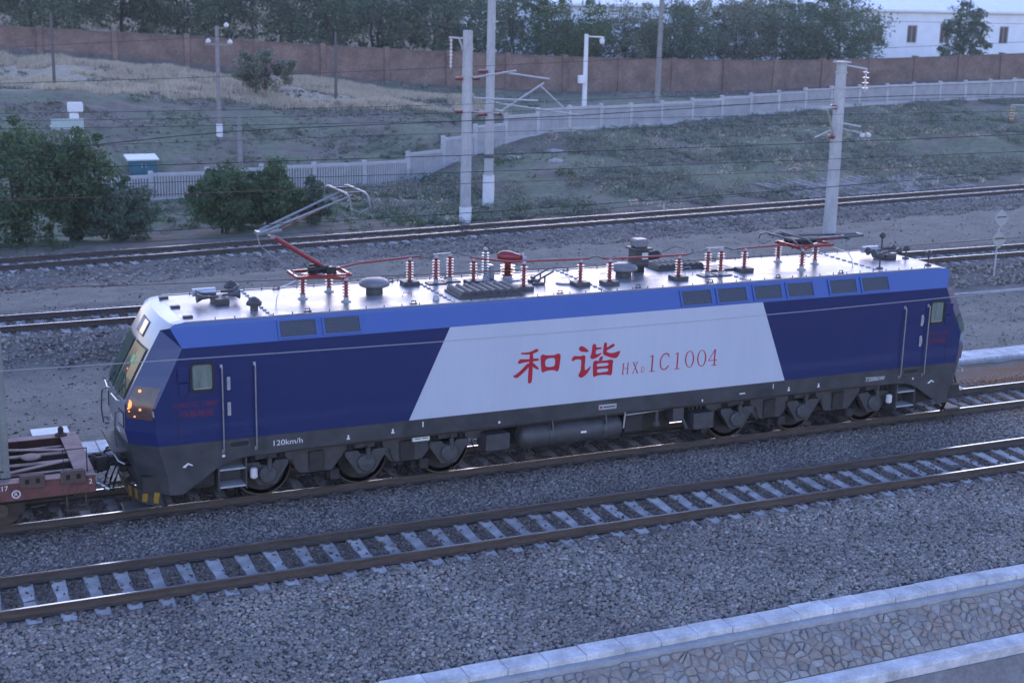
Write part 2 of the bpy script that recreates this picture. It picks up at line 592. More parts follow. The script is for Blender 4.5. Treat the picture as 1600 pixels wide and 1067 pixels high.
def ground_mat():
    m = bpy.data.materials.new('ground_soil')
    m.use_nodes = True
    nt = m.node_tree
    N, L = nt.nodes, nt.links
    b = N['Principled BSDF']
    b.inputs['Roughness'].default_value = 0.95
    b.inputs['Specular IOR Level'].default_value = 0.2
    tc = N.new('ShaderNodeTexCoord')
    sep = N.new('ShaderNodeSeparateXYZ')
    L.new(tc.outputs['Object'], sep.inputs[0])
    def noise(s, d=5, vec=None):
        n = N.new('ShaderNodeTexNoise')
        n.inputs['Scale'].default_value = s
        n.inputs['Detail'].default_value = d
        n.inputs['Roughness'].default_value = 0.65
        L.new(vec or tc.outputs['Object'], n.inputs['Vector'])
        return n.outputs['Fac']
    def math_(op, a, b_=None):
        n = N.new('ShaderNodeMath')
        n.operation = op
        for i, q in enumerate((a, b_)):
            if q is None:
                continue
            if isinstance(q, (int, float)):
                n.inputs[i].default_value = q
            else:
                L.new(q, n.inputs[i])
        return n.outputs[0]
    def ramp(f, stops):
        r = N.new('ShaderNodeValToRGB')
        els = r.color_ramp.elements
        while len(els) < len(stops):
            els.new(0.5)
        for i, (p, c) in enumerate(stops):
            els[i].position = p
            els[i].color = (*c, 1) if len(c) == 3 else c
        L.new(f, r.inputs['Fac'])
        return r.outputs['Color']
    def maprange(v, a0, a1, b0=0.0, b1=1.0):
        n = N.new('ShaderNodeMapRange')
        n.interpolation_type = 'SMOOTHSTEP'
        for i, q in enumerate((a0, a1, b0, b1)):
            n.inputs[i + 1].default_value = q
        L.new(v, n.inputs[0])
        return n.outputs[0]
    def mix(f, a, b_):
        n = N.new('ShaderNodeMix')
        n.data_type = 'RGBA'
        if isinstance(f, (int, float)):
            n.inputs[0].default_value = f
        else:
            L.new(f, n.inputs[0])
        for i, q in ((6, a), (7, b_)):
            if isinstance(q, tuple):
                n.inputs[i].default_value = (*q, 1)
            else:
                L.new(q, n.inputs[i])
        return n.outputs[2]
    # warped across-track coordinate
    wob = math_('MULTIPLY', math_('SUBTRACT', noise(0.35, 4), 0.5), 2.2)
    y1 = math_('ADD', math_('SUBTRACT', sep.outputs['Y'], math_('MULTIPLY', sep.outputs['X'], 0.016)), wob)
    y2 = math_('ADD', math_('SUBTRACT', sep.outputs['Y'], math_('MULTIPLY', sep.outputs['X'], 0.117)), wob)
    ballast = ramp(noise(11.0, 6), [(0.3, (0.086, 0.079, 0.072)), (0.5, (0.144, 0.133, 0.122)), (0.72, (0.218, 0.201, 0.182))])
    dirt = ramp(noise(1.1, 8), [(0.25, (0.189, 0.173, 0.144)), (0.55, (0.272, 0.246, 0.203)), (0.8, (0.341, 0.307, 0.247))])
    grit = ramp(noise(16.0, 5), [(0.3, (0.6, 0.6, 0.6)), (0.7, (1.15, 1.15, 1.15))])
    dm = N.new('ShaderNodeMix'); dm.data_type = 'RGBA'; dm.blend_type = 'MULTIPLY'; dm.inputs[0].default_value = 1
    L.new(dirt, dm.inputs[6]); L.new(grit, dm.inputs[7])
    dirt = dm.outputs[2]
    slope = ramp(noise(0.8, 9), [(0.25, (0.107, 0.095, 0.078)), (0.5, (0.179, 0.156, 0.126)), (0.78, (0.286, 0.249, 0.193))])
    green = ramp(noise(2.5, 6), [(0.3, (0.104, 0.125, 0.075)), (0.7, (0.217, 0.231, 0.161))])
    straw = ramp(noise(3.0, 6), [(0.3, (0.34, 0.28, 0.20)), (0.7, (0.52, 0.44, 0.33))])
    c = ballast
    c = mix(maprange(y1, 3.3, 4.6), c, dirt)
    c = mix(maprange(y1, 11.6, 12.6), c, ballast)
    c = mix(maprange(y1, 19.3, 20.8), c, dirt)
    c = mix(maprange(y2, 24.2, 25.6), c, ballast)
    c = mix(maprange(y2, 32.0, 33.4), c, slope)
    patch = maprange(noise(0.22, 7), 0.46, 0.54)
    hillside = math_('MULTIPLY', patch, maprange(y2, 33, 35))
    c = mix(hillside, c, green)
    # dry grass on the crest of the left bank
    cx = maprange(sep.outputs['X'], 30.0, 20.0)
    cy = math_('MULTIPLY', maprange(y1, 70.0, 76.0), maprange(y1, 92.0, 86.0))
    strawf = math_('MULTIPLY', math_('MULTIPLY', cx, cy), maprange(noise(0.22, 5), 0.28, 0.44))
    c = mix(strawf, c, straw)
    c = mix(maprange(y1, 95.0, 97.0), c, (0.050, 0.062, 0.040))
    # rust-orange dirt beside the train's track at the right
    rx = math_('MULTIPLY', maprange(sep.outputs['X'], 12.0, 15.0), maprange(sep.outputs['Y'], 5.2, 3.5))
    rx = math_('MULTIPLY', rx, maprange(sep.outputs['Y'], -2.6, -1.2))
    rx = math_('MULTIPLY', rx, maprange(noise(0.8, 5), 0.36, 0.6))
    c = mix(rx, c, (0.20, 0.105, 0.055))
    L.new(c, b.inputs['Base Color'])
    bp = N.new('ShaderNodeBump')
    bp.inputs['Strength'].default_value = 0.7
    bp.inputs['Distance'].default_value = 0.05
    L.new(noise(14.0, 6), bp.inputs['Height'])
    L.new(bp.outputs[0], b.inputs['Normal'])
    return m

g = np_mesh('ground', np.stack([GX.ravel(), GY.ravel(), GZ.ravel()], 1), faces, ground_mat(), smooth=True)
tag(g, kind='structure')

# ------------------------------------------------------------------ ballast stones
ICO_V, ICO_F = None, None
def ico():
    t = (1 + 5 ** 0.5) / 2
    v = np.array([(-1, t, 0), (1, t, 0), (-1, -t, 0), (1, -t, 0), (0, -1, t), (0, 1, t), (0, -1, -t), (0, 1, -t), (t, 0, -1), (t, 0, 1), (-t, 0, -1), (-t, 0, 1)], float)
    v /= np.linalg.norm(v[0])
    f = np.array([(0, 11, 5), (0, 5, 1), (0, 1, 7), (0, 7, 10), (0, 10, 11), (1, 5, 9), (5, 11, 4), (11, 10, 2), (10, 7, 6), (7, 1, 8), (3, 9, 4), (3, 4, 2), (3, 2, 6), (3, 6, 8), (3, 8, 9), (4, 9, 5), (2, 4, 11), (6, 2, 10), (8, 6, 7), (9, 8, 1)])
    return v, f
def octa():
    v = np.array([(1, 0, 0), (-1, 0, 0), (0, 1, 0), (0, -1, 0), (0, 0, 1), (0, 0, -1)], float)
    f = np.array([(0, 2, 4), (2, 1, 4), (1, 3, 4), (3, 0, 4), (2, 0, 5), (1, 2, 5), (3, 1, 5), (0, 3, 5)])
    return v, f

def rand_rot(n):
    q = RNG.normal(0, 1, (n, 4))
    q /= np.linalg.norm(q, axis=1)[:, None]
    w, x, y, z = q.T
    return np.stack([np.stack([1 - 2 * (y * y + z * z), 2 * (x * y - z * w), 2 * (x * z + y * w)], 1),
                     np.stack([2 * (x * y + z * w), 1 - 2 * (x * x + z * z), 2 * (y * z - x * w)], 1),
                     np.stack([2 * (x * z - y * w), 2 * (y * z + x * w), 1 - 2 * (x * x + y * y)], 1)], 1)

def scatter_stones(name, P, size, shape, material, parent=None, jitter=0.28, flat=0.75):
    v, f = shape
    n = len(P)
    V = v[None] * (1 + RNG.uniform(-jitter, jitter, (n, len(v), 1)))
    S = size * RNG.uniform(0.55, 1.25, n)[:, None] * RNG.uniform(0.65, 1.2, (n, 3))
    V = V * S[:, None, :]
    V = np.einsum('nij,nkj->nki', rand_rot(n), V)
    V[:, :, 2] *= flat
    V = V + P[:, None, :]
    F = (f[None] + (np.arange(n) * len(v))[:, None, None]).reshape(-1, f.shape[1])
    o = np_mesh(name, V.reshape(-1, 3), F, material, parent)
    tag(o, kind='stuff')
    return o

def in_view(P, m=120):
    d = P - CAM
    z = d @ FWD
    u = PW / 2 + FPX * (d @ RIGHT) / z
    v = PH / 2 - FPX * (d @ UP) / z
    return (z > 1) & (u > -m) & (u < PW + m) & (v > -60) & (v < PH + m)

M_stone = stone_mat('ballast_stone', [(0.124, 0.117, 0.111), (0.163, 0.153, 0.143), (0.202, 0.185, 0.169), (0.240, 0.224, 0.205), (0.293, 0.267, 0.240), (0.247, 0.189, 0.150), (0.429, 0.403, 0.370)], dust_shade=True)
M_stone2 = stone_mat('far_ballast_stone', [(0.075, 0.069, 0.064), (0.149, 0.138, 0.122), (0.238, 0.213, 0.180), (0.356, 0.323, 0.267)])

def area_points(n, x0, x1, y0, y1, lift=0.006, avoid=None):
    P = np.stack([RNG.uniform(x0, x1, n), RNG.uniform(y0, y1, n), np.zeros(n)], 1)
    P[:, 2] = ground(P[:, 0], P[:, 1]) + lift
    P = P[in_view(P)]
    if avoid is not None:
        av = avoid(P)
        onr = np.minimum(np.abs(np.abs(P[:, 1] - Y_FRONT) - .7525), np.abs(np.abs(P[:, 1]) - .7525)) < .12
        keep = av & ~onr & (RNG.uniform(size=len(P)) < .05)
        P[keep, 2] = -0.195
        P = P[~av | keep]
    return P

def avoid_sleepers(P):
    out = np.zeros(len(P), bool)
    for yc, x0, lo, hi in ((Y_FRONT, FX0, -1.16, .95), (0.0, LX0, -.92, .92)):
        on = (P[:, 1] - yc > lo) & (P[:, 1] - yc < hi)
        ph = ((P[:, 0] - x0) / SP + 0.5) % 1.0 - 0.5
        out |= on & (np.abs(ph) * SP < 0.17)
        out |= np.abs(np.abs(P[:, 1] - yc) - 0.7525) < 0.10
    return out
SP = 0.5747
FX0 = -13.0175
LX0 = -13.2
pn = area_points(62000, -16, 16, -8.75, -4.6, 0.014, avoid_sleepers)
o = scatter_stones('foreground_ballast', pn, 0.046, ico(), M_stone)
tag(o, 'loose grey and brown crushed stone ballast in front of the empty near track', 'ballast')
pf = area_points(120000, -16, 30, -4.6, 2.7, 0.012, avoid_sleepers)
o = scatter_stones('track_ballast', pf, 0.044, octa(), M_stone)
tag(o, 'grey ballast between the near track and the locomotive', 'ballast')
pk = area_points(60000, -16, 48, 12.2, 20.0, 0.0)
d = np.abs(pk[:, 1] - y_t1(pk[:, 0]))
pk = pk[(d < 3.4) & ~((d < 1.3) & (RNG.uniform(size=len(pk)) < 0.4))]
o = scatter_stones('far_track_ballast', pk, 0.075, octa(), M_stone2)
tag(o, 'pale grey ballast shoulder of the track just behind the locomotive', 'ballast')
pk = area_points(60000, -16, 75, 22.0, 42.0, 0.0)
d = pk[:, 1] - y_t2(pk[:, 0])
pk = pk[(d > -5.2) & (d < 2.6)]
o = scatter_stones('distant_track_ballast', pk, 0.085, octa(), M_stone2)
tag(o, 'ballast under the farthest track at the foot of the scrub bank', 'ballast')
# sparse loose stones on the dirt strips
pk = np.vstack([area_points(5000, -16, 34, 5.8, 12.4, 0.0), area_points(3000, -14, 60, 19.5, 27.5, 0.0)])
o = scatter_stones('loose_stones', pk, 0.05, octa(), M_stone2)
tag(o, 'scattered small stones on the bare dirt strips between the tracks', 'stones')

# broken rock and clods on the bare slope at left
M_clod = stone_mat('slope_clods', [(0.10, 0.092, 0.082), (0.15, 0.138, 0.122), (0.20, 0.182, 0.16), (0.27, 0.25, 0.22)])
n = 9000
P = np.stack([RNG.uniform(-10, 30, n), RNG.uniform(50, 80, n), np.zeros(n)], 1)
P = P[P[:, 1] > np.interp(P[:, 0], R1[:, 0], R1[:, 1]) + .8]
P[:, 2] = ground(P[:, 0], P[:, 1])
P = P[in_view(P) & (lumps(P[:, 0], P[:, 1], .5) > -.2)]
o = scatter_stones('slope_rubble', P, 0.13, octa(), M_clod)
tag(o, 'earth clods and broken rock strewn over the bare left slope', 'rubble')

# ================================================================== tracks
def rail_profile():
    # half profile (y, z) from foot to head, 60 kg rail
    return [(-0.075, -0.176), (-0.075, -0.165), (-0.02, -0.148), (-0.009, -0.13), (-0.009, -0.052), (-0.036, -0.036), (-0.036, -0.008), (-0.026, 0.0)]

def rail_mesh(name, x0, x1, yoff, parent, seg=24):
    pr = rail_profile()
    full = pr + [(-a, b) for a, b in pr[::-1]]
    n = len(full)
    mb = MB()
    X = np.linspace(x0, x1, seg)
    vs = [(x, yoff + a, b) for x in X for a, b in full]
    fs, ms = [], []
    for k in range(seg - 1):
        for i in range(n):
            j = (i + 1) % n
            fs.append((k * n + i, k * n + j, (k + 1) * n + j, (k + 1) * n + i))
            ms.append(1 if i in (7,) else 0)
    mb.v = vs
    mb.f = fs
    mb.m = ms
    o = mb.build(name, [M_railweb, M_tread])
    o.parent = parent
    return o

def sleeper_mesh(m):
    mb = MB()
    pts = []
    for y, w, h in [(-1.30, .125, -0.215), (-1.05, .14, -0.205), (-0.75, .14, -0.182), (-0.45, .13, -0.205), (0, .115, -0.225),
                    (0.45, .13, -0.205), (0.75, .14, -0.182), (1.05, .14, -0.205), (1.30, .125, -0.215)]:
        pts.append([(-w - .02, y, -0.42), (w + .02, y, -0.42), (w, y, h - 0.02), (w - .02, y, h), (-w + .02, y, h), (-w, y, h - 0.02)])
    n = 6
    vs = [p for r in pts for p in r]
    fs = []
    for k in range(len(pts) - 1):
        fs += [(k * n + i, (k + 1) * n + i, (k + 1) * n + (i + 1) % n, k * n + (i + 1) % n) for i in range(n)]
    fs += [tuple(range(n)), tuple(range((len(pts) - 1) * n, len(pts) * n))[::-1]]
    mb.add(vs, fs)
    me = bpy.data.meshes.new('sleeper')
    me.from_pydata(mb.v, [], mb.f)
    me.materials.append(m)
    return me
SLEEPER = sleeper_mesh(M_sleeper)
SLEEPER_OILY_SHADED = sleeper_mesh(mat('oily_shaded_sleeper', (0.21, 0.195, 0.185), 0.8, var=0.3, scale=4, fine=0.2))  # darker sleeper concrete: oil, plus under-train shade put into the colour

def clip_mesh(mb, x, yo):
    for s in (-1, 1):
        mb.box(x - 0.06, x + 0.06, yo + s * 0.075 - 0.02 + (s * 0.03), yo + s * 0.075 + 0.02 + (s * 0.03), -0.19, -0.13)
        mb.cyl((x, yo + s * 0.12, -0.20), (x, yo + s * 0.12, -0.115), 0.02, n=6)

def make_track(y0, slope, z, x_first, n, rx0, rx1, label, clips=True, group='railway tracks across the yard', sl=None):
    t = thing('railway_track', (0, y0, z), label, 'track', group)
    t.rotation_euler = (0, 0, math.atan(slope))
    rail_mesh('rail', rx0, rx1, -0.7525, t)
    rail_mesh('rail', rx0, rx1, 0.7525, t)
    mb = MB()
    for i in range(n):
        o = bpy.data.objects.new('sleeper', sl or SLEEPER)
        COL.objects.link(o)
        o.parent = t
        x = x_first + i * SP
        o.location = (x + random.uniform(-.012, .012), random.uniform(-.012, .012), random.uniform(-.006, .004))
        o.rotation_euler = (0, 0, random.uniform(-.012, .012))
        if clips:
            for yo in (-0.7525, 0.7525):
                clip_mesh(mb, x, yo)
    if clips:
        o = mb.build('rail_fastenings', M_railweb)
        o.parent = t
        o['kind'] = 'stuff'
    return t

make_track(Y_FRONT, 0.0, 0.0, FX0 - 3 * SP, 62, -60, 120, 'empty nearest track with grey concrete sleepers in front of the locomotive')
make_track(0.0, 0.0, 0.0, LX0 - 2 * SP, 62, -60, 140, 'track carrying the blue locomotive and the flat wagon', sl=SLEEPER_OILY_SHADED)
make_track(15.97, 0.016, Z_T1, -13.5, 90, -70, 160, 'empty track running just behind the locomotive roof')
make_track(29.35, 0.117, Z_T2, -13.5, 150, -70, 200, 'farthest empty track at the foot of the scrub bank')

# ------------------------------------------------------------------ front ditch: kerb slabs, rubble slope, ledge
ditch = thing('drainage_ditch', (0, -9.2, -0.6), 'stone pitched ditch with pale concrete kerb along the ballast at the bottom right', 'ditch')
x = -14.0
k = 0
while x < 20:
    w = random.choice([0.72, 0.74, 0.75])
    mb = MB()
    dz = random.uniform(-0.012, 0.012)
    dy = random.uniform(-0.015, 0.015)
    mb.bbox(x, x + w - 0.006, -9.28 + dy, -8.86 + dy, -0.72, -0.47 + dz, 0.015)
    mb.build('kerb_slab', M_kerb, ditch)
    x += w
mb = MB()
mb.box(-14, 20, -9.46, -9.285, -0.85, -0.575)
mb.build('kerb_face', M_concrete, ditch)
# rubble slope: mortar bed with stones set proud
SL = 0.62
LEDGE = on_z(1600, 987, -1.55)
def slope_z(y): return -0.66 + (y + 9.46) * SL
YL = -9.46
while on_z(1600, 987, slope_z(YL))[1] < YL:
    YL -= 0.01
ZL = slope_z(YL)
mb = MB()
mb.prism_yz([(-9.44, slope_z(-9.44) - .002), (-9.44, -2.6), (YL - .1, -2.6), (YL - .1, slope_z(YL - .1) - .002)], -14, 20)
mb.build('mortar_bed', mat('mortar', (0.27, 0.25, 0.235), 0.9, var=0.2, scale=5, bump=0.4, fine=0.2), ditch)
M_pitch = [mat('pitching_stone_' + n, c, 0.85, var=0.22, scale=6, bump=0.5, fine=0.2) for n, c in
           (('grey', (0.285, 0.265, 0.245)), ('brown', (0.285, 0.235, 0.20)), ('pale', (0.33, 0.31, 0.285)), ('dark', (0.25, 0.232, 0.215)), ('tan', (0.30, 0.262, 0.225)))]
# Voronoi cells on the slope, each one a stone
SLEN = math.hypot(1, SL)
pts2 = []
vv_ = 0.0
width = (-9.46 - YL) * SLEN
rows_ = max(4, int(width / 0.145))
for j in range(rows_):
    xx = -7.6 + (0.14 if j % 2 else 0)
    while xx < 7.6:
        yy_ = -9.46 - (j + .5) * (-9.46 - YL) / rows_
        if in_view(np.array([[xx, yy_, slope_z(yy_)]]), 60)[0]:
            pts2.append((xx + random.uniform(-.09, .09), (j + .5) * width / rows_ + random.uniform(-.065, .065)))
        xx += random.uniform(.12, .27)
pts2 = np.array(pts2)
def clip(poly, n, c):
    out = []
    for i in range(len(poly)):
        a, b_ = poly[i], poly[(i + 1) % len(poly)]
        da, db = a[0] * n[0] + a[1] * n[1] - c, b_[0] * n[0] + b_[1] * n[1] - c
        if da <= 0:
            out.append(a)
        if da * db < 0:
            t = da / (da - db)
            out.append((a[0] + (b_[0] - a[0]) * t, a[1] + (b_[1] - a[1]) * t))
    return out
ca, sa_ = 1 / SLEN, SL / SLEN
REST = [MB() for _ in M_pitch]
random.shuffle(order := list(range(len(pts2))))
for cnt_, k in enumerate(order):
    c = pts2[k]
    poly = [(c[0] - .4, max(0.01, c[1] - .3)), (c[0] + .4, max(0.01, c[1] - .3)), (c[0] + .4, min(width - .01, c[1] + .3)), (c[0] - .4, min(width - .01, c[1] + .3))]
    dd = pts2 - c
    for q in np.argsort((dd ** 2).sum(1))[1:14]:
        n_ = dd[q] / np.linalg.norm(dd[q])
        poly = clip(poly, n_, n_ @ (c + dd[q] / 2) - random.uniform(.003, .011))
        if len(poly) < 3:
            break
    if len(poly) < 3:
        continue
    poly = smooth_cell = [((poly[i][0] * .8 + poly[(i + 1) % len(poly)][0] * .2, poly[i][1] * .8 + poly[(i + 1) % len(poly)][1] * .2)) for i in range(len(poly))] if False else poly
    Q = []
    for i in range(len(poly)):
        a_, b_ = poly[i], poly[(i + 1) % len(poly)]
        Q += [(a_[0] * .8 + b_[0] * .2, a_[1] * .8 + b_[1] * .2), (a_[0] * .2 + b_[0] * .8, a_[1] * .2 + b_[1] * .8)]
    cx_, cy2 = sum(q[0] for q in Q) / len(Q), sum(q[1] for q in Q) / len(Q)
    hh = random.uniform(.012, .06)
    tx, ty = random.uniform(-.06, .06), random.uniform(-.06, .06)
    n = len(Q)
    vs = []
    for h_, s_ in ((-.05, 1.0), (hh * .45, .95), (hh, .66)):
        for u_, w_ in Q:
            u2, w2 = cx_ + (u_ - cx_) * s_, cy2 + (w_ - cy2) * s_
            hz = h_ + (tx * (u2 - cx_) + ty * (w2 - cy2) if h_ > 0 else 0)
            # slope frame: w runs down the slope towards -y
            vs.append((u2, -9.46 - w2 * ca - hz * sa_, -0.66 - w2 * sa_ + hz * ca))
    fs = []
    for r_ in (0, 1):
        fs += [(r_ * n + i, (r_ + 1) * n + i, (r_ + 1) * n + (i + 1) % n, r_ * n + (i + 1) % n) for i in range(n)]
    fs.append(tuple(range(2 * n, 3 * n))[::-1])
    if cnt_ >= 295:
        REST[cnt_ % len(M_pitch)].add(vs, fs)
        continue
    mb = MB(); mb.add(vs, fs)
    mb.build('stone', random.choice(M_pitch + [M_pitch[0], M_pitch[1], M_pitch[4]]), ditch)
allr = MB()
for k, r_ in enumerate(REST):
    o_ = len(allr.v)
    allr.v += r_.v
    allr.f += [tuple(i + o_ for i in f) for f in r_.f]
    allr.m += [k] * len(r_.f)
if allr.v:
    allr.build('remaining_stones', M_pitch, ditch)['kind'] = 'stuff'
mb = MB()
mb.bbox(-14, 20, YL - .42, YL - .02, ZL - .30, ZL + .03, .02)
mb.build('lower_ledge', M_kerb, ditch)
mb = MB()
mb.prism_yz([(YL - .40, ZL - .16), (YL - .40, ZL - 2.0), (YL - 2.0, ZL - 2.0), (YL - 1.2, ZL - 1.6), (YL - .46, ZL - .16)], -14, 20)
mb.build('lower_wall', M_dark_conc, ditch)

# ------------------------------------------------------------------ covered cable trough behind the locomotive
tr = thing('cable_trough', (0, 5.1, -0.5), 'pale concrete cable trough with slab lids beyond the locomotive', 'cable trough')
x = -15.0
while x < 30:
    mb = MB()
    mb.bbox(x, x + 0.485, 4.66, 5.58, -0.62, -0.43 + random.uniform(-.008, .008), 0.015)
    mb.build('cover_slab', M_kerb, tr)
    x += 0.5
mb = MB()
mb.box(-15, 30, 4.58, 4.655, -0.80, -0.50)
mb.build('trough_wall', M_concrete, tr)
# low kerb line at the foot of the far track's ballast shoulder
kb = thing('shoulder_kerb', (0, 12.3, -0.4), 'thin low concrete edging along the ballast foot behind the locomotive', 'edging')
for i in range(26):
    mb = MB()
    mb.bbox(-14 + i * 2.0, -12.02 + i * 2.0, 12.28, 12.44, -0.7, -0.27 + random.uniform(-.01, .01), 0.015)
    mb.build('edging_stone', M_concrete, kb)
# ================================================================== concrete fence
def path_at(R, s):
    seg = np.hypot(np.diff(R[:, 0]), np.diff(R[:, 1]))
    cum = np.concatenate([[0], np.cumsum(seg)])
    return np.array([np.interp(s, cum, R[:, 0]), np.interp(s, cum, R[:, 1]), np.interp(s, cum, R[:, 2])]), cum[-1]

M_fence = mat('fence_concrete', (0.442, 0.442, 0.452), 0.85, var=0.12, scale=1.3, fine=0.1)
fence = thing('concrete_fence', tuple(R1[3]), 'pale concrete panel fence stepping up the bank behind the far track', 'fence')
_, FL = path_at(R1, 0)
PANEL = 3.1
npan = int(FL / PANEL)
pts = [path_at(R1, i * PANEL)[0] for i in range(npan + 1)]
FH = 1.62
for i in range(npan):
    a, b = pts[i], pts[i + 1]
    zb = (a[2] + b[2]) / 2 - 0.05
    steep = abs(b[2] - a[2]) > 0.45
    A = Vector((a[0], a[1], zb))
    B = Vector((b[0], b[1], zb))
    d = (B - A).normalized()
    L = (B - A).length
    mb = MB()
    mb.bar(A + d * .1 + Vector((0, 0, FH - .09)), B - d * .1 + Vector((0, 0, FH - .09)), .16, .17)
    mb.bar(A + d * .1 + Vector((0, 0, .05)), B - d * .1 + Vector((0, 0, .05)), .14, .42)
    ns = 17
    for k in range(ns):
        c = A + d * (.2 + (L - .4) * (k + .5) / ns)
        mb.bar(c + Vector((0, 0, .2)), c + Vector((0, 0, FH - .15)), .125, .06)
    mb.build('panel', M_fence, fence)
    mb = MB()
    zt = max(zb, (pts[i - 1][2] + a[2]) / 2 - 0.05 if i else zb)
    mb.bbox(a[0] - .13, a[0] + .13, a[1] - .13, a[1] + .13, a[2] - 0.8, zt + FH + .12, .03)
    mb.build('post', M_fence, fence)

# ================================================================== brick boundary wall
M_brick = mat('red_brick_wall', (0.200, 0.138, 0.112), 0.9, var=0.30, scale=0.55, fine=0.18, bump=0.2)
M_cope = mat('wall_coping', (0.17, 0.13, 0.12), 0.9, var=0.2, scale=2)
M_footing = mat('wall_footing', (0.13, 0.12, 0.115), 0.9, var=0.25, scale=2)
WP = []
for px, vb, vt in [(-60, 76, 38), (60, 84, 46), (150, 90, 51), (300, 105, 59), (450, 119, 70), (550, 128, 76), (620, 134, 79), (720, 141, 84), (860, 148, 90), (1000, 149, 94),
                   (1200, 146, 97), (1330, 138, 95), (1450, 130, 91), (1600, 128, 85), (1750, 122, 80)]:
    b = on_y(px, vb, 95)
    t = on_y(px, vt, 95)
    WP.append((b[0], b[2], t[2]))
WP = np.array(WP)
bw = thing('brick_wall', (WP[6][0], 95, WP[6][1]), 'long red brown brick boundary wall below the dark trees', 'wall')
X0, X1 = WP[0][0], WP[-1][0]
wx = X0
while wx < X1:
    wn_ = min(wx + 6.0, X1)
    zb0, zb1 = (np.interp(q, WP[:, 0], WP[:, 1]) for q in (wx, wn_))
    zt0, zt1 = (np.interp(q, WP[:, 0], WP[:, 2]) for q in (wx, wn_))
    mb = MB()
    mb.add([(wx, 94.9, zb0 - .6), (wn_, 94.9, zb1 - .6), (wn_, 94.9, zt1), (wx, 94.9, zt0), (wx, 95.15, zb0 - .6), (wn_, 95.15, zb1 - .6), (wn_, 95.15, zt1), (wx, 95.15, zt0)],
           [(0, 1, 2, 3), (5, 4, 7, 6), (3, 2, 6, 7), (0, 3, 7, 4), (1, 5, 6, 2)])
    mb.build('brick_panel', M_brick, bw)
    mb = MB()
    mb.bar((wx, 95.02, zt0 + .07), (wn_, 95.02, zt1 + .07), .42, .12)
    mb.build('coping', M_cope, bw)
    mb = MB()
    mb.bar((wx, 94.98, zb0 + .1), (wn_, 94.98, zb1 + .1), .36, .5)
    mb.build('footing', M_footing, bw)
    mb = MB()
    mb.bbox(wx - .24, wx + .24, 94.72, 95.3, zb0 - .6, zt0 + .28, .02)
    mb.build('pier', M_brick, bw)
    wx = wn_

# ================================================================== white building
M_render = mat('white_render', (0.806, 0.832, 0.871), 0.85, var=0.06, scale=0.8, fine=0.05)
M_roofw = mat('white_sheet_roof', (0.816, 0.840, 0.876), 0.5, var=0.05, scale=1.0)
M_winframe = mat('window_frame', (0.30, 0.30, 0.32), 0.6)
M_winglass = mat('far_window_glass', (0.05, 0.055, 0.065), 0.12, spec=0.7)
bl = thing('white_building', (95, 126, 2.0), 'long white building with small dark windows behind the brick wall at top right', 'building')
zb, ze = 1.2, 9.0
wins = [(on_y(a, 69, 125)[0], on_y(b, 41, 125)[0]) for a, b in ((1361, 1381), (1416, 1434), (1467, 1486), (1560, 1577))]
allw = sorted(wins)
sp_w = allw[1][0] - allw[0][0]
for k in range(1, 10):
    allw.insert(0, (allw[0][0] - sp_w, allw[0][0] - sp_w + (wins[0][1] - wins[0][0])))
allw.append((allw[-1][0] + sp_w * 1.6, allw[-1][1] + sp_w * 1.6))
zw0, zw1 = 5.0, 7.3
mb = MB()
cx = 52.0
for a, b in allw + [(150.0, 150.0)]:
    if a < cx:
        continue
    mb.box(cx, a, 125.0, 125.3, zb, ze)
    if b > a:
        mb.box(a, b, 125.0, 125.3, zb, zw0)
        mb.box(a, b, 125.0, 125.3, zw1, ze)
    cx = b
mb.box(52, 52.3, 125.3, 137, zb, ze)
mb.box(149.7, 150, 125.3, 137, zb, ze)
mb.box(52.3, 149.7, 136.7, 137, zb, ze)
mb.build('wall', M_render, bl)
for a, b in allw:
    if a < 52:
        continue
    w = MB()
    w.box(a, a + .12, 125.08, 125.2, zw0, zw1).box(b - .12, b, 125.08, 125.2, zw0, zw1)
    w.box(a + .12, b - .12, 125.08, 125.2, zw0, zw0 + .12).box(a + .12, b - .12, 125.08, 125.2, zw1 - .12, zw1)
    w.box((a + b) / 2 - .05, (a + b) / 2 + .05, 125.09, 125.19, zw0 + .12, zw1 - .12)
    wo = w.build('window', M_winframe, bl)
    w = MB()
    w.box(a + .12, b - .12, 125.13, 125.15, zw0 + .12, zw1 - .12)
    w.build('pane', M_winglass, wo)
    w = MB()
    w.box(a - .1, b + .1, 124.9, 125.0, zw0 - .1, zw0 - .003)
    w.build('sill', M_render, wo)
mb = MB()
mb.prism_yz([(124.4, ze + .01), (137.6, ze + .01), (137.6, ze + .3), (131, ze + 2.6), (124.4, ze + .3)], 51.4, 150.6)
mb.build('roof', M_roofw, bl)

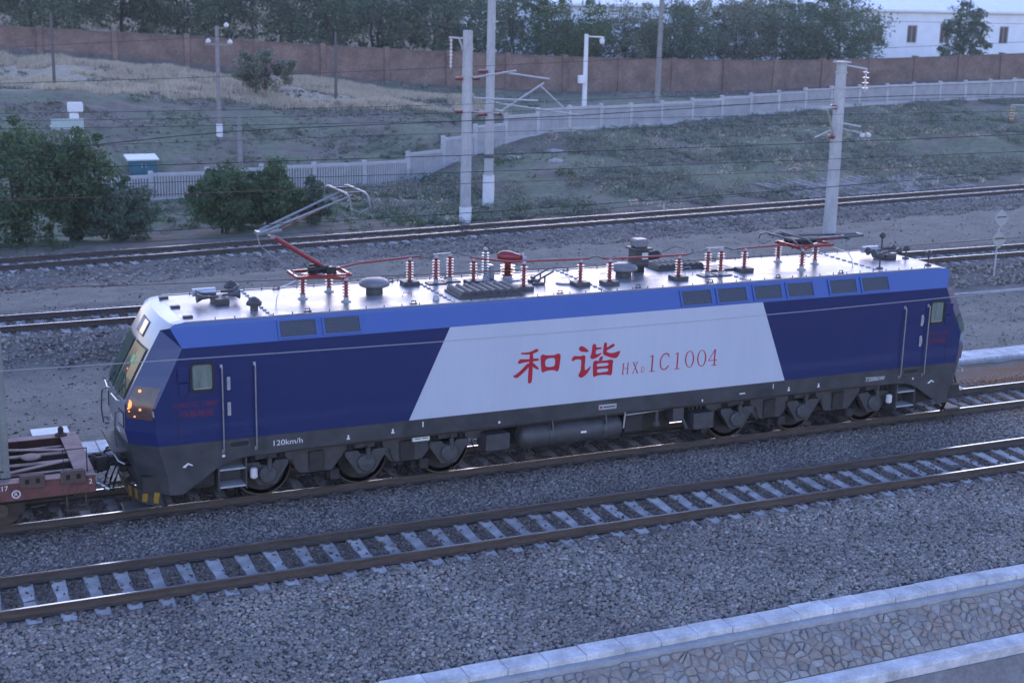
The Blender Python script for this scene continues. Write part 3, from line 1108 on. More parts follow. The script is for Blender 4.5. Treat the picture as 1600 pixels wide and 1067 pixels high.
# ================================================================== foliage
def leaf_cloud(centres, radii, per, size, flat=0.8, up=0.15):
    """leaf quads gathered in clumps: centres (n,3), radii (n,)"""
    n = len(centres)
    c = np.repeat(centres, per, 0)
    r = np.repeat(radii, per)
    k = len(c)
    dirs = RNG.normal(0, 1, (k, 3))
    dirs /= np.linalg.norm(dirs, axis=1)[:, None]
    rad = r * RNG.uniform(0.15, 1.0, k) ** 0.5
    P = c + dirs * rad[:, None] * np.array([1, 1, flat])
    nrm = dirs * 0.6 + RNG.normal(0, 0.6, (k, 3)) + np.array([0, 0, up])
    nrm /= np.linalg.norm(nrm, axis=1)[:, None]
    t = np.cross(nrm, RNG.normal(0, 1, (k, 3)))
    t /= np.linalg.norm(t, axis=1)[:, None]
    b = np.cross(nrm, t)
    s = size * RNG.uniform(0.6, 1.35, k)[:, None]
    V = np.stack([P - t * s * 1.2, P - b * s * 0.55 + t * s * .1, P + t * s * 1.2, P + b * s * 0.55 + t * s * .1], 1)
    F = np.arange(k * 4).reshape(k, 4)
    return V.reshape(-1, 3), F

def leaf_mat(name, c1, c2, c3):
    m = bpy.data.materials.new(name)
    m.use_nodes = True
    N, L = m.node_tree.nodes, m.node_tree.links
    b = N['Principled BSDF']
    b.inputs['Roughness'].default_value = 0.7
    b.inputs['Specular IOR Level'].default_value = 0.25
    ge = N.new('ShaderNodeNewGeometry')
    rp = N.new('ShaderNodeValToRGB')
    els = rp.color_ramp.elements
    els.new(0.5)
    for i, c in enumerate((c1, c2, c3)):
        els[i].position = i / 2
        els[i].color = (*c, 1)
    L.new(ge.outputs['Random Per Island'], rp.inputs['Fac'])
    L.new(rp.outputs[0], b.inputs['Base Color'])
    tl = N.new('ShaderNodeBsdfTranslucent')
    L.new(rp.outputs[0], tl.inputs['Color'])
    mx = N.new('ShaderNodeMixShader')
    mx.inputs[0].default_value = 0.4
    L.new(b.outputs[0], mx.inputs[1])
    L.new(tl.outputs[0], mx.inputs[2])
    L.new(mx.outputs[0], N['Material Output'].inputs['Surface'])
    MATS[name] = m
    return m

M_leafdark = leaf_mat('leaf_dark', (0.067, 0.102, 0.071), (0.117, 0.167, 0.110), (0.186, 0.245, 0.157))
M_leafmid = leaf_mat('leaf_mid', (0.058, 0.100, 0.050), (0.098, 0.155, 0.072), (0.145, 0.21, 0.10))
M_leafgrey = leaf_mat('leaf_grey', (0.101, 0.124, 0.088), (0.183, 0.211, 0.151), (0.293, 0.315, 0.234))
M_leafsage = leaf_mat('sage_scrub', (0.146, 0.161, 0.128), (0.232, 0.250, 0.201), (0.354, 0.366, 0.305))
M_straw = leaf_mat('dry_grass_blades', (0.44, 0.37, 0.27), (0.58, 0.50, 0.37), (0.70, 0.62, 0.48))
M_bark = mat('bark', (0.075, 0.060, 0.048), 0.9, var=0.3, scale=5, bump=0.5)

def tree(name, x, y, h, rx, label, group=None, base=0.25, material=None, leaf=0.16, clumps=60, per=90, trunk_r=0.16, cat='tree', stems=1, dense=1.0, ry=None):
    z0 = gz(x, y)
    t = thing(name, (x, y, z0 - 0.05), label, cat, group)
    ry = ry or rx
    cz = z0 + h * (base + (1 - base) / 2)
    rz = h * (1 - base) / 2
    d = RNG.normal(0, 1, (clumps, 3))
    d /= np.linalg.norm(d, axis=1)[:, None]
    rad = RNG.uniform(0.35, 1.0, clumps) ** 0.6
    stray = RNG.uniform(size=clumps) < 0.2
    rad = np.where(stray, RNG.uniform(0.95, 1.14, clumps), rad)
    C = np.array([x, y, cz]) + d * rad[:, None] * np.array([rx, ry, rz])
    # ragged outline
    C[:, 0] += RNG.normal(0, 0.10 * rx, clumps)
    C[:, 2] += RNG.normal(0, 0.08 * rz, clumps)
    C[:, 2] = np.maximum(C[:, 2], z0 + 0.12 * h * RNG.uniform(0.4, 1.0, clumps))
    R = RNG.uniform(0.16, 0.36, clumps) * min(rx, rz) * np.where(stray, .55, 1.15)
    V, F = leaf_cloud(C, R, per, leaf)
    np_mesh('crown', V, F, material or M_leafdark, t)
    mb = MB()
    for s in range(stems):
        ang = RNG.uniform(0, 6.28)
        ox = 0 if stems == 1 else math.cos(ang) * rx * 0.25
        top = Vector((x + ox * 1.5, y, z0 + h * 0.72))
        p0 = Vector((x + ox * .5, y, z0 - 0.1))
        mid = (p0 + top) / 2 + Vector((RNG.normal(0, .05 * h), RNG.normal(0, .05 * h), 0))
        mb.tube([p0, p0.lerp(mid, .5), mid, mid.lerp(top, .5), top], [trunk_r * 1.2, trunk_r, trunk_r * .75, trunk_r * .5, trunk_r * .2], 7)
        for _ in range(7):
            k = C[RNG.integers(0, clumps)]
            st = p0.lerp(top, RNG.uniform(.3, .8))
            e = Vector(k)
            mb.tube([st, st.lerp(e, .5) + Vector((0, 0, .05 * h)), e], [trunk_r * .4, trunk_r * .25, trunk_r * .08], 5)
    mb.build('trunk', M_bark, t, smooth=True)
    return t

TG = 'dark trees lined up behind the brick wall'
def px_tree(px, y, h, w_px, lab, **kw):
    q = on_y(px, 60, y)
    depth = (q - CAM) @ FWD
    return tree('roadside_tree', q[0], y, h, w_px * depth / FPX / 2, lab, kw.pop('group', TG), **kw)

TREES = [
    (-30, 100, 10.5, 150, 'dark tree cut off by the left edge above the brick wall', {}),
    (85, 99.5, 9.5, 170, 'dark tree hanging over the brick wall near the left edge', dict(base=0.10)),
    (190, 104, 11, 150, 'dark tree right of the one hanging over the wall at far left', {}),
    (290, 101, 9.5, 150, 'dark tree behind the wall left of the insulator pole', dict(base=.2)),
    (400, 103, 10.5, 160, 'dark tree behind the wall above the lone grey shrub', {}),
    (500, 100, 9.5, 150, 'dark tree behind the wall above the thin dark pole', dict(base=.2)),
    (600, 104, 11, 160, 'dark tree behind the wall left of the twin catenary masts', {}),
    (700, 101, 10, 150, 'dark tree directly behind the tall catenary mast top', dict(base=.18)),
    (800, 103, 11, 170, 'dark tree right of the twin catenary masts', {}),
    (885, 101, 9.8, 120, 'mid green tree left of the white camera pole', dict(material=M_leafmid, base=.2)),
    (975, 103, 9.2, 120, 'loose grey green tree between camera pole and next pole', dict(material=M_leafgrey, base=.2, clumps=45)),
    (1060, 101, 9.5, 120, 'dark tree just right of the tall thin pole', dict(base=.2)),
    (1150, 103, 9.8, 130, 'grey green tree in the middle of the wall\'s right half', dict(material=M_leafgrey, base=.2)),
    (1235, 101, 9.6, 120, 'dark tree left of the last broad tree before the white building', dict(base=.2)),
    (1310, 99.5, 10, 110, 'broad dark tree against the left end of the visible white facade', dict(base=.14)),
    (1507, 99, 9.0, 62, 'narrow dark tree standing in front of the white building', dict(base=.04, clumps=130, per=70)),
]
for px, y, h, w, lab, kw in TREES:
    kw.setdefault('clumps', 95)
    kw.setdefault('per', 80)
    kw.setdefault('leaf', 0.13)
    px_tree(px, y, h, w * 1.08, lab, **kw)
ORD = ['first', 'second', 'third', 'fourth', 'fifth', 'sixth', 'seventh', 'eighth', 'ninth', 'tenth', 'eleventh', 'twelfth']
# second row, closing the gaps
for k, px in enumerate(range(-40, 840, 80)):
    px_tree(px + random.uniform(-15, 15), 109 + (k % 3) * 2, random.uniform(10.5, 12.5), 130, ORD[k] + ' tree from the left edge in the rear row behind the brick wall',
            group='rear row of dark trees behind the brick wall', clumps=60, per=60, leaf=.17, base=.08)

for k, px in enumerate(range(865, 1330, 58)):
    px_tree(px + random.uniform(-12, 12), 108 + (k % 3) * 2, random.uniform(6.2, 7.2) if px < 1085 else random.uniform(9, 10.5), 105, ORD[k] + ' low tree counted from the camera pole in the rear row',
            group='rear row of dark trees behind the brick wall', clumps=60, per=60, leaf=.16, base=.06)

BG_ = 'leafy bushes by the far track on the left'
def px_bush(px, vb, h, w, y, lab, mat_=None, **kw):
    q = on_y(px, vb, y)
    return tree('leafy_bush', q[0], y, h, w / 2, lab, BG_, base=kw.pop('base', 0.04), material=mat_ or M_leafdark, leaf=kw.pop('leaf', 0.085), clumps=kw.pop('clumps', 85), per=kw.pop('per', 105),
                trunk_r=0.06, cat='bush', stems=4, **kw)
px_bush(20, 385, 5.3, 5.0, 35.0, 'tallest green bush cut off by the left edge', M_leafmid, clumps=130)
px_bush(118, 385, 4.6, 3.6, 36.0, 'tall green bush beside the white signal at far left', M_leafmid, clumps=110)
px_bush(192, 380, 2.5, 2.9, 35.0, 'small round dark bush under the blue green cabinet')
px_bush(352, 370, 3.1, 3.1, 35.5, 'round green bush left of the raised pantograph', M_leafmid)
px_bush(425, 368, 2.9, 2.6, 36.0, 'round bush right behind the raised pantograph knee', M_leafmid)
px_bush(487, 362, 2.1, 1.7, 36.5, 'small low bush behind the pantograph arm', clumps=50)
q = on_y(415, 150, 76)
tree('lone_shrub', q[0], 76, 3.3, 2.2, 'lone grey green shrub in the dry grass below the brick wall', None, base=.1, material=M_leafgrey, leaf=.1, clumps=60, per=110, trunk_r=.06, cat='shrub', stems=3)

# scrub and dry grass: nobody could count it
def scrub(name, pts, rmin, rmax, per, size, material, label, hfac=0.6):
    n = len(pts)
    R = RNG.uniform(rmin, rmax, n) * RNG.uniform(.7, 1.2, n)
    V, F = leaf_cloud(pts + np.array([0, 0, 1.0]) * (R * hfac * .35)[:, None], R, per, size, flat=hfac, up=.6)
    V2 = V.reshape(-1, 4, 3)
    o = np_mesh(name, V, F, material)
    tag(o, label, 'scrub', kind='stuff')
    return o

def band_points(n, x0, x1, ylo, yhi, thr=None, s=0.16):
    x = RNG.uniform(x0, x1, n)
    u = RNG.uniform(0, 1, n)
    y = ylo(x) + (yhi(x) - ylo(x)) * u
    P = np.stack([x, y, ground(x, y)], 1)
    P = P[in_view(P, 80)]
    if thr is not None:
        w = lumps(P[:, 0] + 13, P[:, 1] * 1.6, s) + 0.4 * lumps(P[:, 1], P[:, 0], s * 3)
        P = P[w > thr]
    return P
yf = lambda x: np.interp(x, R1[:, 0], R1[:, 1])
P = band_points(7600, 8, 85, lambda x: y_t2(x) + 3.2, lambda x: yf(x) - .4, -0.12, .28)
scrub('sage_scrub', P, .18, .62, 38, .07, M_leafsage, 'grey green sage scrub covering the bank in front of the right fence')
P = band_points(420, 8, 85, lambda x: y_t2(x) + 3.6, lambda x: yf(x) - .6, .1, .4)
scrub('tall_weeds', P, .55, 1.05, 90, .07, M_leafgrey, 'taller rounded weed clumps scattered over the right bank', hfac=.75)
P = band_points(1500, 8, 85, lambda x: y_t2(x) + 3.2, lambda x: yf(x) - .4, .55, .3)
scrub('dry_weeds', P, .2, .55, 30, .06, M_straw, 'pale dry weed clumps among the sage on the right bank')
P = band_points(900, 8, 85, lambda x: y_t2(x) + 3.6, lambda x: yf(x) - .4, .75, .22)
scrub('green_scrub', P, .3, .8, 40, .08, M_leafmid, 'greener weed clumps among the scrub on the right bank')
P = band_points(3800, -8, 34, lambda x: yf(x) + .8, lambda x: 92 + 0 * x, .0, .35)
scrub('hill_scrub', P, .14, .55, 30, .065, M_leafgrey, 'sparse grey green weeds on the bare slope at left')
P = band_points(900, -12, 16, lambda x: y_t2(x) + 2.9, lambda x: yf(x) - .3, -.1)
scrub('track_side_weeds', P, .22, .5, 34, .06, M_leafmid, 'low green weeds between the far track and fence at left')
P = band_points(2500, 24, 110, lambda x: yf(x) + .8, lambda x: 93.5 + 0 * x, -.3)
scrub('yard_weeds', P, .25, .6, 24, .09, M_leafsage, 'grey weeds on the ground between fence and brick wall at right')

def grass(name, P, h, per, w, material, label):
    n = len(P)
    c = np.repeat(P, per, 0) + np.concatenate([RNG.normal(0, .16, (n * per, 2)), np.zeros((n * per, 1))], 1)
    k = len(c)
    a = RNG.uniform(0, 6.28, k)
    s = np.stack([np.cos(a), np.sin(a), 0 * a], 1) * w
    lean = np.concatenate([RNG.normal(0, .16, (k, 2)), np.ones((k, 1))], 1) * (h * RNG.uniform(.5, 1.2, k))[:, None]
    V = np.stack([c - s, c + s, c + lean], 1).reshape(-1, 3)
    o = np_mesh(name, V, np.arange(k * 3).reshape(k, 3), material)
    tag(o, label, 'grass', kind='stuff')
P = band_points(11000, -12, 30, lambda x: 71.5 + 0 * x, lambda x: 92 + 0 * x, -.45, .3)
grass('dry_grass', P, .42, 12, .03, M_straw, 'pale dry grass along the crest below the brick wall at left')

# boulders on the bank
M_boulder = mat('pale_boulder', (0.33, 0.33, 0.325), 0.9, var=.2, scale=3, bump=.4)
BL = {(867, 237, 43): 'large pale boulder lying on the scrub bank right of the masts', (800, 247, 44): 'flat pale boulder just right of the catenary masts', (868, 253, 41): 'low slab of rock just below the large pale boulder'}
for (px, v, y), lab in BL.items():
    # follow the sight line to the bank
    yy = 36.0
    while yy < 60 and on_y(px, v, yy)[2] > gz(on_y(px, v, yy)[0], yy):
        yy += .1
    q = on_y(px, v, yy)
    vv, ff = ico()
    mb = MB()
    sx, sy_, sz = random.uniform(.45, .75), .4, random.uniform(.18, .28)
    mb.add([(q[0] + a * sx * random.uniform(.85, 1.15), yy + b * sy_, q[2] + c * sz * random.uniform(.8, 1.1)) for a, b, c in vv], [tuple(f) for f in ff])
    o = mb.build('boulder', M_boulder)
    me = o.data
    c0 = Vector((q[0], yy, q[2]))
    me.transform(Matrix.Translation(-c0))
    o.location = c0
    tag(o, lab, 'boulder', 'pale boulders on the bank')

# ribbed concrete slope paving by the far track at right
sp_ = thing('slope_paving', (0, 0, 0), 'ribbed concrete slope paving beside the far track at right', 'slope paving')
for i in range(22):
    x = 33.0 + i * .62
    y0 = y_t2(x) + 3.0
    mb = MB()
    p0 = Vector((x, y0, gz(x, y0) + .03))
    x1_ = x - 1.2
    y1_ = y_t2(x1_) + 7.2
    p1 = Vector((x1_, y1_, gz(x1_, y1_) + .06))
    mb.bar(p0, p1, .5, .12)
    mb.build('paving_rib', M_dark_conc, sp_)

# ================================================================== masts, poles, signals
def mast_shaft(mb, x, y, z0, z1, r0, r1, n=14):
    mb.cyl((x, y, z0), (x, y, z1), r0, r1, n)

def string_insulator(mb, p0, p1, r, nd, core):
    p0, p1 = Vector(p0), Vector(p1)
    mb.cyl(p0, p1, core, n=6)
    for i in range(nd):
        c = p0.lerp(p1, (i + .5) / nd)
        d = (p1 - p0).normalized() * .03
        mb.cyl(c - d, c + d, r, r * .7, n=10)

def cantilever(parent, x, y, s, zl, zu, reach, ztip=None):
    """s: direction along y; two tubes joined at a tip, red insulators at the mast"""
    for z, L in ((zu, reach), (zl, reach * 1.15)):
        mb = MB()
        string_insulator(mb, (x, y + s * .18, z), (x, y + s * .62, z - .02), .085, 6, .04)
        mb.build('arm_insulator', M_insul, parent)
    mb = MB()
    tip = Vector((x + .25, y + s * reach, zu + .25))
    mb.tube([(x, y + s * .6, zu), tip], .035, 7)
    mb.build('top_arm', M_galv, parent)
    mb = MB()
    low = Vector((x + .1, y + s * .6, zl))
    tip2 = Vector((x + .2, y + s * (reach - .15), zu + .2))
    mb.tube([low, tip2], .045, 7)
    mb.build('bracket_arm', M_galv, parent)
    mb = MB()
    a = low.lerp(tip2, .55)
    reg = Vector((x + .15, y + s * (reach + .9), zl + .45))
    mb.tube([a, reg], .03, 6)
    mb.build('steady_arm', M_galv, parent)

# mast A
ax_, ay_ = 11.1, 34.3
zA = gz(ax_, ay_)
t = thing('catenary_mast', (ax_, ay_, zA), 'thick pale concrete catenary mast left of centre beyond the far track', 'mast', 'concrete catenary masts')
mb = MB(); mast_shaft(mb, ax_, ay_, zA - .2, 8.75, .27, .235); mb.build('shaft', M_mast, t, smooth=True, auto=40)
mb = MB(); mast_shaft(mb, ax_, ay_, zA - .2, zA + .75, .30, .30); mb.build('painted_base', M_whitepaint, t, smooth=True, auto=40)
for z in (4.95, 6.6, 7.9, 3.2, 2.1):
    mb = MB(); mast_shaft(mb, ax_, ay_, z, z + .06, .275, .275); mb.build('clamp_band', M_galv, t)
def canti_x(parent, x, y, arms):
    for (z0, x1, z1, dy, r) in arms:
        mb = MB(); mb.tube([(x + (.25 if x1 > x else -.25), y + dy * .1, z0), (x1, y + dy, z1)], r, 7); mb.build('arm', M_galv, parent)
# arms read from the photograph: two levels of bars reaching right, red insulators beside the shaft
canti_x(t, ax_, ay_, [(6.55, ax_ + 1.9, 6.95, -1.4, .05), (4.95, ax_ + 1.2, 4.95, -1.0, .045), (5.6, ax_ + 3.0, 5.55, -1.6, .045)])
for (z, s) in ((6.5, 1), (6.5, -1), (4.95, 1), (4.95, -1)):
    mb = MB(); string_insulator(mb, (ax_ + s * .26, ay_, z), (ax_ + s * .62, ay_ - .05, z), .09, 5, .045); mb.build('arm_insulator', M_insul, t)
mb = MB(); mb.bar((ax_ - .95, ay_, 8.42), (ax_ + .1, ay_, 8.36), .09, .09); mb.tube([(ax_ - .45, ay_, 8.38), (ax_ - .24, ay_, 7.85)], .05, 6); mb.build('top_bracket', M_galv, t)
mb = MB(); string_insulator(mb, (ax_ - .85, ay_, 8.35), (ax_ - .85, ay_, 7.0), .085, 8, .03); mb.build('hanging_insulator', M_insulw, t)

# mast B (behind)
bx, by = 14.4, 39.2
zB = gz(bx, by)
t = thing('catenary_mast', (bx, by, zB), 'taller slimmer catenary mast behind the thick one, white at its foot', 'mast', 'concrete catenary masts')
mb = MB(); mast_shaft(mb, bx, by, zB - .3, 12.2, .26, .20); mb.build('shaft', M_mast, t, smooth=True, auto=40)
mb = MB(); mast_shaft(mb, bx, by, zB - .25, zB + 1.75, .31, .31); mb.build('painted_base', M_whitepaint, t, smooth=True, auto=40)
canti_x(t, bx, by, [(6.55, bx + 2.9, 6.2, -1.0, .05), (4.3, bx + 2.6, 6.0, -1.0, .055), (4.95, bx + 4.6, 4.35, -1.6, .045), (4.6, bx + .1, 4.6, -1.5, .04)])
mb = MB(); mb.tube([(bx + 2.4, by - .9, 5.9), (bx + 3.8, by - 1.3, 4.6)], .05, 6); mb.build('steady_arm', M_galv, t)
for z in (6.55, 4.35):
    mb = MB(); string_insulator(mb, (bx - .22, by - .1, z), (bx - .75, by - .2, z), .09, 5, .045); mb.build('arm_insulator', M_insul, t)
    mb = MB(); string_insulator(mb, (bx + .22, by - .1, z), (bx + .6, by - .2, z), .09, 5, .045); mb.build('arm_insulator', M_insul, t)
mb = MB(); mast_shaft(mb, bx, by, 2.1, 2.25, .29, .29); mb.build('clamp_band', M_darkmetal, t)

# mast I (right)
ix, iy = 25.75, 24.9
zI = gz(ix, iy)
t = thing('catenary_mast', (ix, iy, zI), 'concrete catenary mast at right standing between the two far tracks', 'mast', 'concrete catenary masts')
mb = MB(); mast_shaft(mb, ix, iy, zI - .3, 7.75, .31, .23); mb.build('shaft', M_mast, t, smooth=True, auto=40)
for z in (7.3, 6.6, 4.95, 4.6, 3.6, 2.4):
    mb = MB(); mast_shaft(mb, ix, iy, z, z + .05, .285, .285); mb.build('clamp_band', M_galv, t)
canti_x(t, ix, iy, [(7.62, ix + 1.45, 7.45, 0, .055), (5.0, ix + 1.1, 4.85, -.3, .05), (5.75, ix - 1.9, 5.85, -1.5, .045), (4.4, ix - 1.6, 5.75, -1.3, .055), (4.8, ix - 2.4, 4.55, -1.6, .03), (4.75, ix + 1.4, 4.5, -.5, .03)])
mb = MB(); mb.box(ix - .3, ix + .3, iy - .3, iy + .3, 7.75, 7.82); mb.build('cap', M_galv, t)
mb = MB(); string_insulator(mb, (ix + 1.4, iy, 7.42), (ix + 1.4, iy, 6.45), .16, 4, .04); mb.build('hanging_insulator', M_insulw, t)
for z in (5.75, 4.4):
    mb = MB(); string_insulator(mb, (ix - .26, iy - .1, z), (ix - .62, iy - .3, z + .05), .10, 5, .05); mb.build('arm_insulator', M_insul, t)
for xx_ in (ix + 1.15, ix + 1.5):
    mb = MB(); mb.lathe((xx_, iy - .4, 4.35), [(.05, 0), (.13, .06), (.13, .16), (.06, .22)], 10); mb.build('post_insulator', M_insulw, t)

# right-edge insulator string on the arm of a mast beyond the frame
q0 = on_y(1583, 168, 30)
t = thing('catenary_mast', (q0[0] + 3.6, 30, gz(q0[0] + 3.6, 30)), 'mast arm at the right edge holding a yellowish insulator string', 'mast', 'concrete catenary masts')
mb = MB(); mast_shaft(mb, q0[0] + 3.6, 30, gz(q0[0] + 3.6, 30) - .2, q0[2] + .6, .30, .23); mb.build('shaft', M_mast, t, smooth=True, auto=40)
mb = MB(); mb.tube([(q0[0] - .15, 30, q0[2] + .12), (q0[0] + 3.5, 30, q0[2] + .05)], .045, 6); mb.build('arm', M_galv, t)
mb = MB(); string_insulator(mb, (q0[0], 30, q0[2] + .05), (q0[0], 30, q0[2] - .72), .14, 5, .04); mb.build('hanging_insulator', mat('insulator_tan', (0.38, 0.27, 0.17), .4), t)

def pole(px, vb, y, top_z, r, lab, material, white=None, extras=None, name='utility_pole'):
    q = on_y(px, vb, y)
    x = q[0]
    z0 = gz(x, y)
    t = thing(name, (x, y, z0), lab, 'pole', 'slim poles on the far bank')
    mb = MB(); mb.cyl((x, y, z0 - .3), (x, y, top_z), r, r * .75, 10); mb.build('shaft', material, t, smooth=True, auto=40)
    if white:
        mb = MB(); mb.cyl((x, y, white[0]), (x, y, white[1]), r * 1.35, r * 1.35, 10); mb.build('painted_base', M_whitepaint, t, smooth=True, auto=40)
    return t, x, y, z0
M_poledark = mat('weathered_pole', (0.12, 0.11, 0.105), .9, var=.2, scale=3)
M_polegrey = mat('grey_pole', (0.25, 0.24, 0.235), .9, var=.15, scale=3)
t, x, y, z0 = pole(344, 240, 60, 8.1, .15, 'slim grey pole with pale insulators on crossarms at left', M_polegrey, white=(1.0, 2.1))
mb = MB(); mb.bar((x - .75, y, 7.0), (x + .95, y, 6.95), .1, .1); mb.build('crossarm', M_polegrey, t)
mb = MB(); mb.bar((x - .1, y, 7.95), (x + .65, y, 8.0), .08, .08); mb.build('crossarm', M_polegrey, t)
for dx, zz in ((-.55, 7.05), (.8, 7.0), (.6, 8.02)):
    mb = MB(); mb.lathe((x + dx, y, zz), [(.05, 0), (.16, .05), (.16, .18), (.09, .22), (.05, .3)], 10); mb.build('pin_insulator', M_insulw, t)
pole(376, 270, 53, 3.2, .16, 'short grey post just right of the insulator pole', M_polegrey)
pole(85, 130, 76, 8.4, .12, 'thin dark pole under the tree at far left', M_poledark)
pole(525, 152, 76, 7.3, .12, 'thin dark pole standing in the dry grass left of the masts', M_poledark)
t, x, y, z0 = pole(913, 160, 62, 7.75, .19, 'white camera pole behind the fence right of the masts', M_whitepaint, name='camera_pole')
mb = MB(); mb.bar((x, y, 7.6), (x + 1.35, y - .1, 7.55), .09, .09); mb.build('camera_arm', M_whitepaint, t)
mb = MB(); mb.lathe((x + 1.2, y - .1, 7.05), [(.02, 0), (.15, .06), (.18, .2), (.18, .35), (.06, .45)], 12); mb.build('camera_dome', M_whitepaint, t)
mb = MB(); mb.bbox(x - .65, x - .15, y - .45, y - .1, 4.35, 4.9, .03); mb.build('control_box', M_whitepaint, t)
pole(1027, 155, 63, 12.5, .21, 'tall grey pole with white foot behind the fence', M_polegrey, white=(gz(36.5, 63) - .2, gz(36.5, 63) + .8))

# white signal at left
q = on_y(122, 300, 56)
x, y = q[0], 56
z0 = gz(x, y)
t = thing('railway_signal', (x, y, z0), 'white signal post with lamp heads rising out of the left bushes', 'signal')
zt = on_y(122, 160, y)[2]
mb = MB(); mb.cyl((x, y, z0 - .3), (x, y, zt - .2), .13, .10, 10); mb.build('post', M_whitepaint, t, smooth=True, auto=40)
mb = MB(); mb.bbox(x - .35, x + .5, y - .25, y + .2, zt - .55, zt, .05); mb.build('lamp_head', M_whitepaint, t)
mb = MB(); mb.bbox(x - .25, x + .25, y - .22, y + .2, zt - 1.05, zt - .62, .05); mb.build('lamp_head', M_whitepaint, t)
zb_ = on_y(122, 198, y)[2]
mb = MB(); mb.box(x - 1.35, x + .45, y - .45, y + .3, zb_, zb_ + .06); mb.box(x - 1.35, x + .45, y - .48, y - .45, zb_ - .1, zb_ + .5); mb.build('platform', mat('pale_green_steel', (.40, .48, .45), .6, var=.1), t)
zc_ = on_y(122, 235, y)[2]
mb = MB(); mb.bbox(x - .3, x + .45, y - .3, y - .13, zc_, zc_ + .9, .04); mb.build('relay_box', M_whitepaint, t)

# blue-green cabinet behind the fence
M_teal = mat('teal_cabinet_paint', (0.035, 0.13, 0.17), .55, var=.12, scale=3)
M_teal2 = mat('teal_cabinet_side', (0.10, 0.22, 0.27), .55, var=.12, scale=3)
cy_ = 54.0
qa, qb = on_y(197, 283, cy_), on_y(246, 281, cy_)
zc = gz((qa[0] + qb[0]) / 2, cy_)
ztop = on_y(222, 251, cy_)[2]
t = thing('equipment_cabinet', ((qa[0] + qb[0]) / 2, cy_, zc), 'blue green equipment cabinet with pale lid behind the fence at left', 'cabinet')
mb = MB(); mb.bbox(qa[0] + .3, qb[0], cy_, cy_ + 1.1, zc - .2, ztop, .03); mb.build('body', M_teal, t)
xm = (qa[0] + .3 + qb[0]) / 2
for a, b in ((qa[0] + .36, xm - .015), (xm + .015, qb[0] - .06)):
    mb = MB(); mb.bbox(a, b, cy_ - .03, cy_ - .002, zc + .1, ztop - .08, .01); d_ = mb.build('door', M_teal, t)
    mb = MB(); mb.box(b - .12 if a < xm - .3 else a + .08, b - .08 if a < xm - .3 else a + .12, cy_ - .06, cy_ - .03, (zc + ztop) / 2, (zc + ztop) / 2 + .2); mb.build('handle', M_galv, d_)
mb = MB(); mb.add([(qa[0] + .1, cy_ - .15, ztop + .003), (qb[0] + .12, cy_ - .15, ztop + .003), (qb[0] + .12, cy_ + 1.25, ztop + .15), (qa[0] + .1, cy_ + 1.25, ztop + .15),
                   (qa[0] + .1, cy_ - .15, ztop + .08), (qb[0] + .12, cy_ - .15, ztop + .08), (qb[0] + .12, cy_ + 1.25, ztop + .24), (qa[0] + .1, cy_ + 1.25, ztop + .24)],
                  [(0, 3, 2, 1), (4, 5, 6, 7), (0, 1, 5, 4), (1, 2, 6, 5), (2, 3, 7, 6), (3, 0, 4, 7)]); mb.build('lid', mat('pale_lid', (.62, .66, .70), .5), t)

# disc marker beside the track behind the locomotive, right edge
mx_, my_ = on_y(1554, 420, 13.7)[0], 13.7
z0 = gz(mx_, my_)
t = thing('shunting_signal', (mx_, my_, z0), 'two pale diamond target boards on a thin post at the right edge', 'signal')
mb = MB(); mb.cyl((mx_, my_, z0 - .2), (mx_, my_, 2.55), .035, n=8); mb.build('post', M_galv, t)
M_disc = mat('pale_target_board', (0.38, 0.38, 0.36), .6, var=.1, scale=6)
for px, v in ((1556, 342), (1553, 375)):
    q = on_y(px, v, my_)
    mb = MB()
    r = .35
    pol = [(mx_ + r * math.cos(a) * (1 if i % 2 == 0 else .82), q[2] + r * math.sin(a) * (1 if i % 2 == 0 else .82)) for i, a in enumerate([k * math.pi / 4 for k in range(8)])]
    mb.prism_xz(pol, my_ - .10, my_ - .05)
    d_ = mb.build('target_board', M_disc, t)
    mb = MB(); mb.box(mx_ - .22, mx_ + .22, my_ - .13, my_ - .102, q[2] + .06, q[2] + .10); mb.build('stripe', M_darkmetal, d_)

# flat white plate lying near the flat wagon
q = on_z(78, 676, -.5)
mb = MB(); mb.bbox(-.45, .45, -.3, .3, 0, .04, .01)
o = mb.build('white_plate', M_whitepaint)
o.location = (q[0], q[1], gz(q[0], q[1]) + .02)
tag(o, 'small white plate lying on the dirt beyond the flat wagon', 'plate')

# ================================================================== overhead wires
def wire(px_pts, y, r, lab, material=None, extend=True):
    P = [on_y(a, b, y if not callable(y) else y(a)) for a, b in px_pts]
    P = [Vector(p) for p in P]
    P.sort(key=lambda p: p.x)
    if extend:
        P.insert(0, P[0] + (P[0] - P[1]).normalized() * 18)
        P.append(P[-1] + (P[-1] - P[-2]).normalized() * 25)
    # smooth the polyline
    mb = MB()
    Q = []
    for i in range(len(P) - 1):
        n = max(2, int((P[i + 1] - P[i]).length / 3))
        for k in range(n):
            Q.append(P[i].lerp(P[i + 1], k / n))
    Q.append(P[-1])
    for _ in range(6):
        Q = [Q[0]] + [(Q[i - 1] + Q[i] * 2 + Q[i + 1]) / 4 for i in range(1, len(Q) - 1)] + [Q[-1]]
    mb.tube(Q, r * .78, 5)
    o = mb.build('overhead_wire', material or M_wire)
    c0 = Vector(Q[len(Q) // 2])
    o.data.transform(Matrix.Translation(-c0))
    o.location = c0
    tag(o, lab, 'wire', 'overhead wires')
    return o
wire([(0, 580), (380, 557), (880, 522), (1250, 490), (1600, 453)], -8.8, .0085, 'lowest pale wire crossing in front of the blue body side', mat('pale_wire', (.42, .40, .38), .5, metal=.4))
